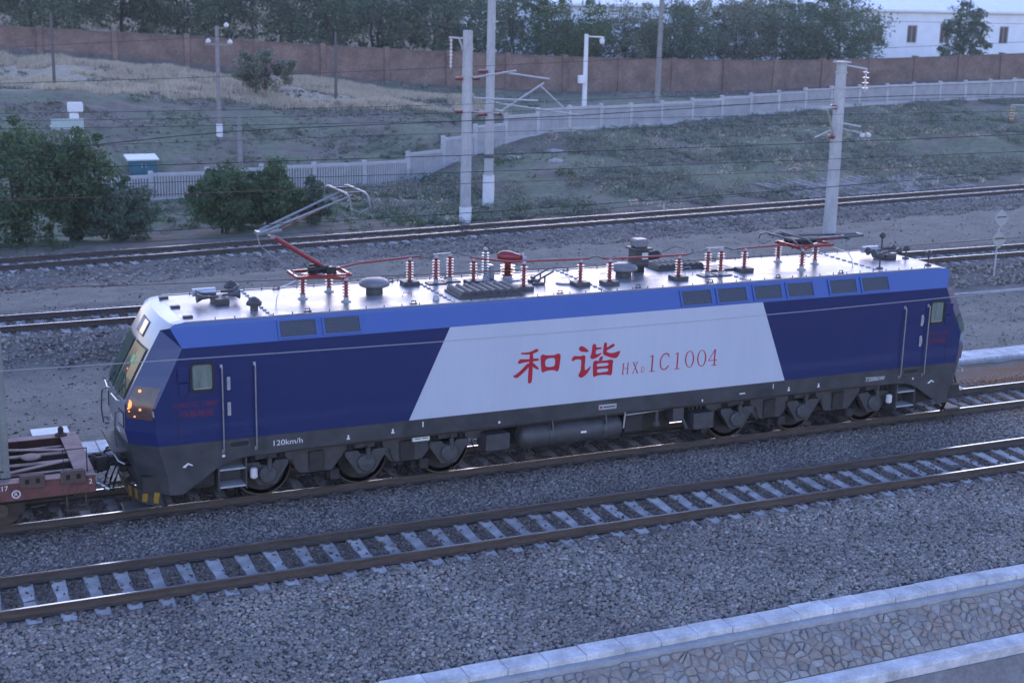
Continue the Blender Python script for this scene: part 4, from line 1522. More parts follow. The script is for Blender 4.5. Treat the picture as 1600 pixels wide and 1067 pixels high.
wire([(0, 452), (443, 440), (880, 423), (1250, 398), (1600, 371)], Y_FRONT, .010, 'brown contact wire crossing just over the locomotive roof', M_copper)
wire([(0, 374), (500, 350), (1000, 318), (1600, 268)], Y_FRONT, .008, 'thin wire crossing right over the raised pantograph arm')
zc = 6.43
o_pts = [project((x, 0.0, zc))[:2] for x in (-12.6, -5.7, 0, 6, 13)]
wire(o_pts, 0.0, .010, 'contact wire touched by the raised pantograph head', M_copper)
wire([(0, 294), (500, 276), (1050, 260), (1600, 237)], 0.0, .008, 'wire just above the one the pantograph touches')
wire([(0, 266), (500, 249), (1050, 235), (1600, 210)], 0.0, .010, 'carrier wire second above the pantograph head')
wire([(0, 388), (300, 379), (700, 352), (1600, 262)], 16.0, .010, 'thin wire along the left bushes just above the far rails')
wire([(0, 202), (300, 198), (800, 188), (1600, 174)], 16.0, .010, 'thin wire across the bare slope level with the signal platform')
wire([(0, 190), (300, 186), (700, 178), (1600, 150)], 31.0, .012, 'thin wire over the bare slope just under the signal lamp')
wire([(0, 178), (300, 174), (700, 166), (1600, 128)], 31.0, .012, 'upper thin wire over the bare slope at left')
wire([(0, 232), (300, 222), (800, 205), (1600, 186)], 31.0, .012, 'thin wire above the blue green cabinet')
wire([(0, 131), (300, 123), (560, 113), (1000, 92), (1600, 66)], 36.0, .014, 'thin wire through the dry grass below the brick wall')
wire([(0, 244), (180, 224), (354, 199), (500, 199), (780, 190), (1050, 174), (1361, 146), (1600, 148)], 27.0, .022, 'thick sagging feeder cable running from the left bushes to the right mast', extend=True)
wire([(500, 50), (900, 30), (1200, 30), (1600, 38)], 58.0, .016, 'wire high among the dark trees at the top')
# ================================================================== locomotive
LOCO = thing('electric_locomotive', (0, 0, 0), 'dark blue electric locomotive with pale side panel and red Chinese lettering', 'locomotive')
YS = 1.55        # half width
YR = 1.345       # roof half width
ZF, ZR = 3.56, 4.04
ZB = 1.56        # top of the dark skirt band

# end profile: (x at front corner y=1.1, z) and (x, y, z) at the side edge
FR = [(9.55, 4.04), (9.80, 4.00), (9.98, 3.86), (10.20, 3.46), (10.47, 2.95), (10.74, 2.40), (10.76, 1.85), (10.70, ZB), (10.56, .92), (10.50, .55)]
SE = [(9.55, YR, 4.04), (9.74, YR + .005, 4.015), (9.84, YR + .03, 3.95), (9.64, YS, ZF), (9.92, YS, 2.98), (10.22, YS, 2.36), (10.22, YS, 1.85), (10.18, YS, ZB), (10.02, YS, .92), (9.98, YS - .02, .50)]
COLS = [-1.1, -.72, -.36, 0, .36, .72, 1.1]
def fx(i, y):
    return FR[i][0] + .07 * (1 - (y / 1.1) ** 2) * (0 if i == 0 else 1)

for s in (-1, 1):
    # front centre skin
    mb = MB()
    vs = [(s * fx(i, y), y, FR[i][1]) for i in range(len(FR)) for y in COLS]
    n = len(COLS)
    for i in range(len(FR) - 1):
        for j in range(n - 1):
            q = (i * n + j, i * n + j + 1, (i + 1) * n + j + 1, (i + 1) * n + j)
            mb.f.append(q if s < 0 else q[::-1])
            mb.m.append(0 if i < 7 else 1)
    mb.v = vs
    cf = mb.build('cab_front', [M_front, M_band], LOCO, smooth=True, auto=25)
    # corner facets, both sides
    for sy in (-1, 1):
        mb = MB()
        vs = [(s * fx(i, 1.1), sy * 1.1, FR[i][1]) for i in range(len(FR))] + [(s * a, sy * b, c) for a, b, c in SE]
        k = len(FR)
        for i in range(k - 1):
            q = (i, i + 1, k + i + 1, k + i)
            mb.f.append(q if s * sy > 0 else q[::-1])
            mb.m.append(2 if i < 2 else (0 if i < 7 else 1))
        mb.v = vs
        mb.build('cab_corner', [M_blue, M_band, M_silver], LOCO)
    # wind screens: pane set proud in a black surround
    def fpt(t, y, off=0.0):
        # t = fractional row
        i = min(int(t), len(FR) - 2)
        f = t - i
        x = fx(i, y) * (1 - f) + fx(i + 1, y) * f
        z = FR[i][1] * (1 - f) + FR[i + 1][1] * f
        dx = FR[i + 1][0] - FR[i][0]
        dz = FR[i + 1][1] - FR[i][1]
        L = math.hypot(dx, dz)
        return (s * (x + off * -dz / L), y, z + off * dx / L)
    def patch(t0, t1, y0, y1, off, m, name, par, thick=.02, nt=4, ny=3):
        mb = MB()
        T = np.linspace(t0, t1, nt)
        Y = np.linspace(y0, y1, ny)
        vs = [fpt(t, y, off) for t in T for y in Y] + [fpt(t, y, off - thick) for t in T for y in Y]
        N_ = nt * ny
        fs = []
        for i in range(nt - 1):
            for j in range(ny - 1):
                a = i * ny + j
                q = (a, a + 1, a + ny + 1, a + ny)
                fs.append(q if s < 0 else q[::-1])
        ed = [j for j in range(ny)] + [i * ny + ny - 1 for i in range(1, nt)] + [(nt - 1) * ny + j for j in range(ny - 2, -1, -1)] + [i * ny for i in range(nt - 2, 0, -1)]
        for a, b in zip(ed, ed[1:] + ed[:1]):
            fs.append((a, b, b + N_, a + N_) if s > 0 else (b, a, a + N_, b + N_))
        mb.add(vs, fs)
        return mb.build(name, m, par)
    for (y0, y1) in ((-1.0, -.06), (.06, 1.0)):
        w = patch(3.0, 4.9, y0, y1, .012, M_rubber, 'windscreen', LOCO)
        patch(3.06, 4.84, y0 + .045, y1 - .045, .026, M_glass, 'pane', w)
        if s < 0 and y0 < 0:
            patch(3.45, 3.75, -.62, -.40, .029, mat('green_lit_display', (.02, .12, .05), .4, emis=(.10, .75, .32), estr=.045), 'lit_display', w, thick=.002)
            patch(3.98, 4.04, -.50, -.42, .029, mat('red_lit_display', (.2, .02, .02), .4, emis=(1, .12, .05), estr=.25), 'lit_display', w, thick=.002)
        # wiper
        mb = MB()
        yc = (y0 + y1) / 2
        mb.tube([fpt(4.95, yc, .03), fpt(4.45, yc - .12, .06)], .012, 5)
        mb.tube([fpt(4.75, yc - .38, .06), fpt(4.2, yc + .12, .06)], .010, 5)
        mb.build('wiper', M_darkmetal, w)
        # silver handrail under the screen
        mb = MB()
        mb.tube([fpt(5.02, y0 + .18, .01), fpt(5.0, y0 + .2, .07), fpt(5.0, y1 - .2, .07), fpt(5.02, y1 - .18, .01)], .016, 6)
        mb.build('front_handrail', M_chrome, LOCO)
    tl = patch(1.95, 2.72, -.36, .36, .012, M_rubber, 'top_headlight', LOCO)
    patch(2.0, 2.66, -.32, .32, .026, M_lens, 'lens', tl)
    for yy in (-.85, .85):
        tl = patch(5.35, 5.95, yy - .2, yy + .2, .012, M_rubber, 'headlight_unit', LOCO)
        patch(5.42, 5.88, yy - .16, yy + .16, .022, M_lens, 'lens', tl)
    # small grille of white marks on the lower front
    for yy in (-.45, .45):
        patch(6.4, 6.7, yy - .1, yy + .1, .01, M_whitelet, 'front_mark', LOCO)

# lit lamp cluster on the near corner of the left cab
def corner_pt(s, sy, i, f, g, off=.0):
    a0 = Vector((s * fx(i, 1.1), sy * 1.1, FR[i][1])); a1 = Vector((s * fx(i + 1, 1.1), sy * 1.1, FR[i + 1][1]))
    b0 = Vector((s * SE[i][0], sy * SE[i][1], SE[i][2])); b1 = Vector((s * SE[i + 1][0], sy * SE[i + 1][1], SE[i + 1][2]))
    p = a0.lerp(a1, f).lerp(b0.lerp(b1, f), g)
    nrm = (a1 - a0).cross(b0 - a0).normalized()
    if nrm.dot(Vector((s, sy, 0))) < 0:
        nrm = -nrm
    return p + nrm * off
M_lampcase = mat('lamp_recess_brown', (0.10, 0.055, 0.045), .25, coat=.5, var=.2, scale=6)
for s in (-1, 1):
    for sy in (-1, 1):
        mb = MB()
        rows = [(4, .35), (4, .7), (5, .02), (5, .25), (5, .5)]
        gs = [.06, .35, .65, .93]
        vs = [tuple(corner_pt(s, sy, i, f, g, .008)) for i, f in rows for g in gs]
        fs = []
        for a in range(len(rows) - 1):
            for b in range(3):
                q = (a * 4 + b, a * 4 + b + 1, a * 4 + b + 5, a * 4 + b + 4)
                fs.append(q if s * sy < 0 else q[::-1])
        mb.add(vs, fs)
        lc = mb.build('lamp_glazing', M_lampcase if (s < 0 and sy < 0) else M_glass, LOCO, smooth=True)
        if s < 0 and sy < 0:
            # crescent and three small lit spots
            mb = MB()
            pts = []
            for k in range(7):
                a = -1.15 + 2.3 * k / 6
                pts.append(corner_pt(s, sy, 5, .02 - .16 * math.sin(a) + .0, .06 + .13 * math.cos(a), .02) if -.16 * math.sin(a) + .02 >= 0 else corner_pt(s, sy, 4, 1.0 - .17 * math.sin(a), .06 + .13 * math.cos(a), .02))
            mb.tube(pts, [.012, .026, .036, .04, .036, .026, .012], 6)
            mb.build('lit_crescent', M_lamp, lc)
            for (i, f, g, r) in ((4, .50, .30, .035), (5, .12, .52, .028), (5, .42, .34, .022), (5, .25, .16, .018)):
                p = corner_pt(s, sy, i, f, g, .012)
                mb = MB(); mb.lathe(p, [(r, -.01), (r, .008), (r * .5, .014)], 8, ax=(-.55, -.8, .1)); mb.build('lit_spot', M_lamp, lc)
            p = corner_pt(s, sy, 5, .1, .93, .02)
            mb = MB(); mb.tube([p, p + Vector((.02, -.01, -.12))], .02, 6); mb.build('bracket', M_chrome, lc)

# ---- side walls
for sy in (-1, 1):
    y = sy * YS
    def poly(name, P, m):
        mb = MB()
        f = list(range(len(P)))
        mb.add([(a, y if len(q) == 0 else q[0], b) for a, b, *q in P], [tuple(f if sy < 0 else f[::-1])])
        return mb.build(name, m, LOCO)
    E = [(a, c) for a, b, c in SE]
    left = [(-E[3][0], ZF), (-E[4][0], E[4][1]), (-E[5][0], E[5][1]), (-E[6][0], E[6][1]), (-E[7][0], ZB)]
    right = [(-a, b) for a, b in left][::-1]
    wl_, wlt, wrt, wr_ = (-4.83, ZB), (-3.90, ZF), (4.10, ZF), (4.88, ZB)
    if sy > 0:
        wl_, wlt, wrt, wr_ = (-4.88, ZB), (-4.10, ZF), (3.90, ZF), (4.83, ZB)
    poly('blue_side', left + [wl_, wlt], M_blue)
    poly('pale_side_panel', [wlt, wl_, wr_, wrt], M_white)
    poly('blue_side', [wrt, wr_] + right, M_blue)
    arch = [(9.98, .50), (9.70, .50), (9.0, .98), (8.8, 1.08), (8.6, 1.13), (8.3, 1.16), (7.8, 1.17), (7.2, 1.20)]
    sk = [(-10.18, ZB), (-10.02, .92)] + [(-a, b) for a, b in arch] + [(a, b) for a, b in arch[::-1]] + [(10.02, .92), (10.18, ZB)]
    mb = MB()
    n = len(sk)
    vs = [(a, y, b) for a, b in sk] + [(a, y - sy * .05, b) for a, b in sk]
    f = tuple(range(n))
    fs = [f if sy < 0 else f[::-1]] + [(i, n + i, n + i + 1, i + 1) if sy < 0 else (i + 1, n + i + 1, n + i, i) for i in range(n - 1)]
    mb.add(vs, fs)
    mb.build('skirt_band', M_band, LOCO)
    # upper slope
    mb = MB()
    vs = [(-SE[3][0], sy * YS, ZF), (SE[3][0], sy * YS, ZF), (SE[2][0], sy * SE[2][1], SE[2][2]), (SE[1][0], sy * SE[1][1], SE[1][2]), (SE[0][0], sy * YR, ZR), (-SE[0][0], sy * YR, ZR),
          (-SE[1][0], sy * SE[1][1], SE[1][2]), (-SE[2][0], sy * SE[2][1], SE[2][2])]
    mb.add(vs, [tuple(range(8)) if sy < 0 else tuple(range(8))[::-1]])
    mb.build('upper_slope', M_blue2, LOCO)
    # thin gutter trim on the fold and the roof edge
    mb = MB()
    mb.box(-9.5, 9.5, min(sy * (YR - .03), sy * (YR + .012)), max(sy * (YR - .03), sy * (YR + .012)), ZR - .012, ZR + .018)
    mb.build('gutter', M_silver, LOCO)

# ---- roof: three removable covers and two cab roofs with seams between them
for a, b in ((-9.55, -7.765), (-7.745, -3.725), (-3.705, -.005), (.015, 3.82), (3.84, 7.745), (7.765, 9.55)):
    mb = MB()
    mb.bbox(a, b, -YR + .03, YR - .03, ZR - .06, ZR + .002, .006)
    mb.build('roof_cover', M_silver, LOCO)
for xx in (-7.755, -3.715, .005, 3.83, 7.755):
    mb = MB()
    for k in range(11):
        yy = -1.25 + k * .25
        mb.bbox(xx - .035, xx + .035, yy - .05, yy + .05, ZR, ZR + .03, .008)
    mb.build('cover_clamps', M_galv, LOCO)['kind'] = 'stuff'
mb = MB()
for k in range(46):
    xx = -8.9 + k * .4
    mb.cyl((xx, -1.27, ZR), (xx, -1.27, ZR + .05), .012, n=5)
    mb.cyl((xx, 1.27, ZR), (xx, 1.27, ZR + .05), .012, n=5)
mb.build('roof_edge_bolts', M_darkmetal, LOCO)['kind'] = 'stuff'
for k, xx in enumerate((-6.95, -4.6, -1.1, .9, 2.85, 4.75, 6.6, -7.0, -4.3, -2.9, .2, 4.4)):
    mb = MB()
    yy = -1.17 if k < 7 else 1.2
    mb.tube([(xx - .05, yy, ZR), (xx - .05, yy, ZR + .07), (xx + .05, yy, ZR + .07), (xx + .05, yy, ZR)], .014, 5)
    mb.bbox(xx - .08, xx + .08, yy - .03, yy + .03, ZR, ZR + .02, .005)
    mb.build('lifting_eye', M_darkmetal, LOCO)
for k, (xx, yy) in enumerate(((-4.45, -.35), (-.35, .1), (.75, .25), (3.1, .35), (2.9, -.1), (-1.0, .6))):
    mb = MB()
    mb.tube([(xx - .11, yy, ZR), (xx - .09, yy, ZR + .08), (xx + .09, yy, ZR + .08), (xx + .11, yy, ZR)], .011, 5)
    mb.build('roof_grab', M_galv, LOCO)
mb = MB(); mb.lathe((-.51, -.19, ZR), [(.21, 0), (.21, .03), (.17, .045)], 18); mb.build('roof_hatch', M_silver, LOCO)
for k in range(3):
    xx, yy = ((-9.51, 1.02), (-9.45, .05), (-9.39, -.95))[k]
    mb = MB(); mb.bbox(xx - .1, xx + .1, yy - .06, yy + .06, ZR, ZR + .05, .012); mb.build('clearance_lamp', M_darkmetal, LOCO)

# ---- slope louvres
def slope_pt(x, z, off):
    f = (z - ZF) / (ZR - ZF)
    yy = YS + (YR - YS) * f
    L = math.hypot(ZR - ZF, YS - YR)
    return (x, -(yy + off * (ZR - ZF) / L), z + off * (YS - YR) / L)
def slope_box(mb, x0, x1, z0, z1, o0, o1):
    vs = [slope_pt(x, z, o) for o in (o0, o1) for x, z in ((x0, z0), (x1, z0), (x1, z1), (x0, z1))]
    mb.add(vs, [(0, 3, 2, 1), (4, 5, 6, 7), (0, 1, 5, 4), (1, 2, 6, 5), (2, 3, 7, 6), (3, 0, 4, 7)])
for x0, x1 in ((-7.67, -6.82), (-6.72, -5.87), (1.87, 2.74), (2.84, 3.71), (3.86, 4.70), (4.80, 5.62), (6.04, 6.90), (7.0, 7.88)):
    mb = MB()
    slope_box(mb, x0, x1, 3.595, 3.625, -.01, .028)
    slope_box(mb, x0, x1, 3.925, 3.955, -.01, .028)
    slope_box(mb, x0, x0 + .045, 3.625, 3.925, -.01, .028)
    slope_box(mb, x1 - .045, x1, 3.625, 3.925, -.01, .028)
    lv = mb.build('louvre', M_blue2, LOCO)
    mb = MB(); slope_box(mb, x0 + .045, x1 - .045, 3.625, 3.925, -.005, .004); mb.build('mesh_backing', M_grille, lv)
    mb = MB()
    for k in range(9):
        z = 3.64 + k * .032
        slope_box(mb, x0 + .045, x1 - .045, z, z + .012, .004, .016)
    mb.build('louvre_blades', M_grille, lv)

# ---- doors, windows, handrails on the near side
def side_box(mb, x0, x1, z0, z1, o0=0.0, o1=.02, b=None):
    if b:
        mb.bbox(x0, x1, -YS - o1, -YS - o0, z0, z1, b)
    else:
        mb.box(x0, x1, -YS - o1, -YS - o0, z0, z1)
def rrect(x0, x1, z0, z1, r, n=4):
    P = []
    for cx, cz, a0 in ((x1 - r, z1 - r, 0), (x0 + r, z1 - r, 90), (x0 + r, z0 + r, 180), (x1 - r, z0 + r, 270)):
        for k in range(n + 1):
            a = math.radians(a0 + 90 * k / n)
            P.append((cx + r * math.cos(a), cz + r * math.sin(a)))
    return P
def ring_prism(mb, outer, inner, y0, y1):
    n = len(outer)
    vs = [(a, y0, b) for a, b in outer] + [(a, y0, b) for a, b in inner] + [(a, y1, b) for a, b in outer] + [(a, y1, b) for a, b in inner]
    fs = []
    for i in range(n):
        j = (i + 1) % n
        fs += [(i, j, n + j, n + i), (2 * n + i, 3 * n + i, 3 * n + j, 2 * n + j), (i, 2 * n + i, 2 * n + j, j), (n + i, n + j, 3 * n + j, 3 * n + i)]
    mb.add(vs, fs)
for s in (-1, 1):
    x0, x1 = (9.06, 9.46) if s < 0 else (9.20, 9.58)
    if s < 0:
        x0, x1 = -x1, -x0
    mb = MB(); ring_prism(mb, rrect(x0 - .05, x1 + .05, 2.63, 3.25, .09), rrect(x0, x1, 2.68, 3.20, .06), -YS - .03, -YS - .002)
    w = mb.build('cab_window', M_rubber, LOCO)
    mb = MB(); mb.prism_xz(rrect(x0, x1, 2.68, 3.20, .06), -YS - .012, -YS - .004); mb.build('pane', M_glassside, w)
    mb = MB(); mb.prism_xz(rrect(x0 + .02, x1 - .02, 2.69, 2.72, .012), -YS - .024, -YS - .012); mb.build('sill', M_chrome, w)
    # mirror flap
    mx0 = x0 - .30 if s < 0 else x1 + .06
    mb = MB(); side_box(mb, mx0, mx0 + .24, 2.86, 3.16, .01, .05, .012); m_ = mb.build('mirror_flap', M_blue, LOCO)
    mb = MB(); side_box(mb, mx0 + .02, mx0 + .22, 2.60, 2.85, .002, .03, .01); mb.build('hinge_plate', M_blue, m_)
    # the door sits between two tall handrails
    ha, hb = (-8.87, -8.19) if s < 0 else (8.36, 9.10)
    for hx in (ha, hb):
        mb = MB()
        mb.tube([(hx, -YS, 3.13), (hx, -YS - .055, 3.13), (hx, -YS - .075, 3.09), (hx, -YS - .075, 1.36), (hx, -YS - .055, 1.32), (hx, -YS, 1.32)], .017, 7)
        mb.bbox(hx - .03, hx + .03, -YS - .012, -YS, 3.09, 3.17, .004)
        mb.bbox(hx - .03, hx + .03, -YS - .012, -YS, 1.28, 1.36, .004)
        mb.build('handrail', M_chrome, LOCO, smooth=True, auto=40)
    mb = MB()
    ring_prism(mb, rrect(ha + .08, hb - .06, 1.62, 3.38, .06), rrect(ha + .092, hb - .072, 1.632, 3.368, .05), -YS - .006, -YS - .001)
    d_ = mb.build('door', M_blue, LOCO)
    hx = ha + .14 if s < 0 else hb - .16
    for zz in (2.62, 2.08):
        mb = MB(); side_box(mb, hx - .035, hx + .035, zz, zz + .28, .001, .025, .01); mb.tube([(hx, -YS - .025, zz + .06), (hx, -YS - .06, zz + .08), (hx, -YS - .06, zz + .22), (hx, -YS - .025, zz + .24)], .012, 5)
        mb.build('handle', M_galv, d_)
    # foot slot
    sa, sb = ha + .13, hb - .14
    mb = MB(); ring_prism(mb, rrect(sa - .02, sb + .02, 1.37, 1.53, .07), rrect(sa + .005, sb - .005, 1.395, 1.505, .055), -YS - .014, -YS - .001)
    st = mb.build('foot_slot', M_darkmetal, LOCO)
    mb = MB(); mb.prism_xz(rrect(sa + .005, sb - .005, 1.395, 1.505, .055), -YS - .003, -YS - .001); mb.build('slot_recess', M_rubber, st)
    # vertical body seam near the nose
    sx = -9.78 if s < 0 else 9.78
    mb = MB(); side_box(mb, sx - .006, sx + .006, 1.62, 2.3, .001, .004); mb.build('body_seam', M_rubber, LOCO)

# ---- lettering
def fill_curve(polys, name):
    cu = bpy.data.curves.new(name, 'CURVE')
    cu.dimensions = '2D'
    cu.fill_mode = 'BOTH'
    for P in polys:
        sp = cu.splines.new('POLY')
        sp.points.add(len(P) - 1)
        for i, (a, b) in enumerate(P):
            sp.points[i].co = (a, b, 0, 1)
        sp.use_cyclic_u = True
    ob = bpy.data.objects.new(name, cu)
    COL.objects.link(ob)
    dg = bpy.context.evaluated_depsgraph_get()
    me = bpy.data.meshes.new_from_object(ob.evaluated_get(dg))
    bpy.data.objects.remove(ob)
    bpy.data.curves.remove(cu)
    return me
def smooth_poly(P, it=2):
    for _ in range(it):
        Q = []
        for i in range(len(P)):
            a, b = P[i], P[(i + 1) % len(P)]
            Q += [(a[0] * .75 + b[0] * .25, a[1] * .75 + b[1] * .25), (a[0] * .25 + b[0] * .75, a[1] * .25 + b[1] * .75)]
        P = Q
    return P
def to_side(P, ox, oy, sc):
    return [tuple(on_y(ox + a / sc, oy + b / sc, -YS)[[0, 2]]) for a, b in P]
def glyph(name, strokes, m, conv, y0=-YS - .003, dy=-.0006, smooth=2):
    V, F = [], []
    for k, polys in enumerate(strokes):
        me = fill_curve([conv(smooth_poly(P, smooth) if smooth else P) for P in polys], 'g')
        o = len(V)
        V += [(v.co.x, y0 + dy * (k % 4), v.co.y) for v in me.vertices]
        F += [tuple(o + i for i in p.vertices) for p in me.polygons]
        bpy.data.meshes.remove(me)
    mb = MB(); mb.v = V; mb.f = F; mb.m = [0] * len(F)
    return mb.build(name, m, LOCO)
c1 = lambda P: to_side(P, 790, 520, 8.0)
HE = [[[(185, 250), (215, 248), (270, 245), (330, 228), (370, 205), (385, 196), (408, 205), (412, 225), (395, 240), (340, 262), (280, 272), (215, 272), (195, 265)]],
      [[(165, 345), (180, 330), (210, 328), (300, 328), (400, 316), (415, 325), (412, 345), (395, 352), (320, 358), (220, 372), (175, 388), (155, 385), (152, 370)]],
      [[(300, 255), (342, 250), (345, 300), (338, 450), (330, 600), (318, 625), (292, 634), (278, 622), (277, 600), (285, 450), (298, 330)]],
      [[(280, 370), (305, 400), (280, 440), (220, 500), (150, 562), (120, 566), (92, 545), (95, 535), (130, 520), (200, 460)]],
      [[(330, 375), (345, 372), (380, 405), (415, 440), (415, 455), (395, 458), (365, 445), (335, 418)]],
      [[(440, 290), (455, 272), (475, 268), (490, 278), (560, 280), (620, 275), (655, 255), (680, 262), (690, 290), (680, 360), (668, 460), (650, 482), (630, 478), (605, 465), (540, 468), (500, 478), (470, 497), (450, 490), (445, 470), (440, 380), (435, 310)],
       [(500, 340), (525, 318), (600, 310), (618, 325), (620, 360), (615, 400), (600, 420), (560, 425), (510, 425), (497, 410), (494, 370)]]]
XIE = [[[(915, 195), (925, 175), (945, 163), (975, 170), (1010, 195), (1038, 222), (1035, 238), (1000, 240), (960, 238), (930, 228), (917, 212)]],
       [[(825, 330), (840, 300), (865, 285), (900, 292), (945, 290), (975, 275), (998, 290), (998, 320), (990, 400), (988, 462), (1000, 465), (1035, 440), (1062, 415), (1066, 425), (1040, 480), (1000, 530), (960, 555), (940, 562), (915, 550), (908, 530), (915, 510), (935, 480), (942, 430), (945, 350), (940, 332), (900, 330), (870, 335), (840, 358), (828, 350)]],
       [[(1085, 150), (1105, 135), (1125, 140), (1135, 160), (1132, 185), (1180, 178), (1200, 180), (1200, 198), (1180, 205), (1130, 212), (1122, 262), (1150, 268), (1195, 245), (1200, 258), (1160, 298), (1110, 325), (1075, 328), (1055, 315), (1058, 295), (1072, 260), (1080, 200)]],
       [[(1228, 130), (1245, 118), (1265, 122), (1268, 145), (1262, 185), (1300, 160), (1335, 138), (1355, 135), (1365, 150), (1355, 170), (1320, 190), (1265, 218), (1262, 235), (1290, 250), (1340, 252), (1400, 232), (1432, 220), (1434, 228), (1415, 280), (1390, 310), (1360, 318), (1300, 305), (1250, 285), (1222, 272), (1215, 250), (1222, 190)]],
       [[(1180, 300), (1200, 290), (1218, 298), (1218, 312), (1205, 345), (1165, 350), (1168, 325)]],
       [[(1090, 375), (1105, 352), (1125, 345), (1150, 350), (1250, 345), (1295, 335), (1325, 330), (1348, 345), (1340, 380), (1335, 440), (1332, 500), (1320, 528), (1295, 530), (1270, 522), (1200, 525), (1150, 530), (1110, 552), (1092, 548), (1090, 500)],
        [(1140, 395), (1160, 382), (1270, 372), (1288, 385), (1285, 402), (1260, 412), (1150, 422), (1140, 412)],
        [(1145, 460), (1160, 450), (1270, 442), (1285, 455), (1280, 478), (1255, 485), (1155, 498), (1140, 490)]]]
glyph('large_character', HE, M_redlet, c1)
glyph('large_character', XIE, M_redlet, c1)
def strokes_from(lines):
    out = []
    for pts, w in lines:
        pts = [Vector((a, b)) for a, b in pts]
        L, R = [], []
        for i, p in enumerate(pts):
            d = (pts[min(i + 1, len(pts) - 1)] - pts[max(i - 1, 0)]).normalized()
            n = Vector((-d.y, d.x)) * w / 2
            L.append(tuple(p + n)); R.append(tuple(p - n))
        out.append([L + R[::-1]])
    return out
def oval(cx, cy, rx, ry, sl):
    O, I = [], []
    for k in range(28):
        a = 2 * math.pi * k / 28
        yy = math.sin(a) * ry
        O.append((cx + math.cos(a) * rx - yy * sl, cy + yy))
        y2 = math.sin(a) * (ry - 9)
        I.append((cx + math.cos(a) * (rx - 17) - y2 * sl, cy + y2))
    return [[O, I]]
c2 = lambda P: to_side(P, 960, 530, 8.889)
ONE = lambda x, y: strokes_from([([(x + 18, y - 108), (x, y + 107)], 19), ([(x - 26, y - 88), (x + 22, y - 112)], 9), ([(x - 36, y + 115), (x + 46, y + 107)], 9)])
GL = [strokes_from([([(127, 335), (113, 485)], 13), ([(190, 330), (178, 478)], 13), ([(122, 407), (185, 401)], 7), ([(113, 338), (145, 334)], 6), ([(177, 331), (205, 327)], 6), ([(103, 489), (132, 485)], 6), ([(163, 483), (193, 479)], 6)]),
      strokes_from([([(265, 320), (318, 467)], 15), ([(322, 314), (252, 471)], 7), ([(250, 323), (285, 317)], 6), ([(305, 317), (333, 311)], 6), ([(240, 475), (267, 471)], 6), ([(300, 471), (330, 466)], 6)]),
      strokes_from([([(380, 388), (373, 458)], 7), ([(372, 388), (395, 386), (408, 393), (414, 415), (409, 438), (397, 453), (366, 461)], 6)]),
      ONE(516, 333),
      strokes_from([([(757, 235), (748, 208), (725, 197), (700, 203), (668, 230), (643, 280), (635, 335), (641, 380), (660, 411), (688, 421), (722, 403), (752, 362)], 16), ([(752, 198), (762, 250)], 8)]),
      ONE(866, 298), oval(1043, 276, 62, 116, .06), oval(1212, 263, 62, 116, .06),
      strokes_from([([(1400, 138), (1306, 297)], 9), ([(1302, 297), (1424, 288)], 10), ([(1402, 136), (1382, 360)], 17), ([(1344, 364), (1418, 355)], 9)])]
for gl in GL:
    glyph('number_letter', gl, M_redlet, c2, smooth=0)

def text_mesh(name, txt, x, z, h, m, parent=None, width=None, y=-YS - .004, shear=0.0, ax='x'):
    cu = bpy.data.curves.new(name, 'FONT')
    cu.body = txt
    cu.size = 1.0
    ob = bpy.data.objects.new(name, cu)
    COL.objects.link(ob)
    dg = bpy.context.evaluated_depsgraph_get()
    me = bpy.data.meshes.new_from_object(ob.evaluated_get(dg))
    bpy.data.objects.remove(ob)
    bpy.data.curves.remove(cu)
    co = np.array([v.co[:] for v in me.vertices])
    if len(co) == 0:
        return None
    mn, mx = co.min(0), co.max(0)
    sz = h / max(mx[1] - mn[1], 1e-6)
    sx = sz if width is None else width / (mx[0] - mn[0])
    mb = MB()
    mb.v = [(x + (c[0] - mn[0]) * sx + shear * (c[1] - mn[1]) * sz, y, z + (c[1] - mn[1]) * sz) for c in co]
    mb.f = [tuple(p.vertices) for p in me.polygons]
    mb.m = [0] * len(mb.f)
    bpy.data.meshes.remove(me)
    return mb.build(name, m, parent or LOCO)
text_mesh('speed_text', '120km/h', -7.82, 1.325, .115, M_whitelet, width=.62)
text_mesh('power_text', '7200kW', 7.32, 1.30, .105, M_whitelet, width=.60)
for x in (-9.88,):
    text_mesh('cab_text', 'HXD1C 1004', -9.84, 2.34, .095, M_redfaint, width=.86)
    text_mesh('cab_text', '\u4e4c\u5c40\u54c8\u6bb5', -9.72, 2.12, .15, M_redfaint, width=.68)
text_mesh('cab_text', 'HXD1C 1004', 9.17, 2.34, .095, M_redfaint, width=.68)
text_mesh('cab_text', '\u4e4c\u5c40\u54c8\u6bb5', 9.22, 2.12, .15, M_redfaint, width=.55)
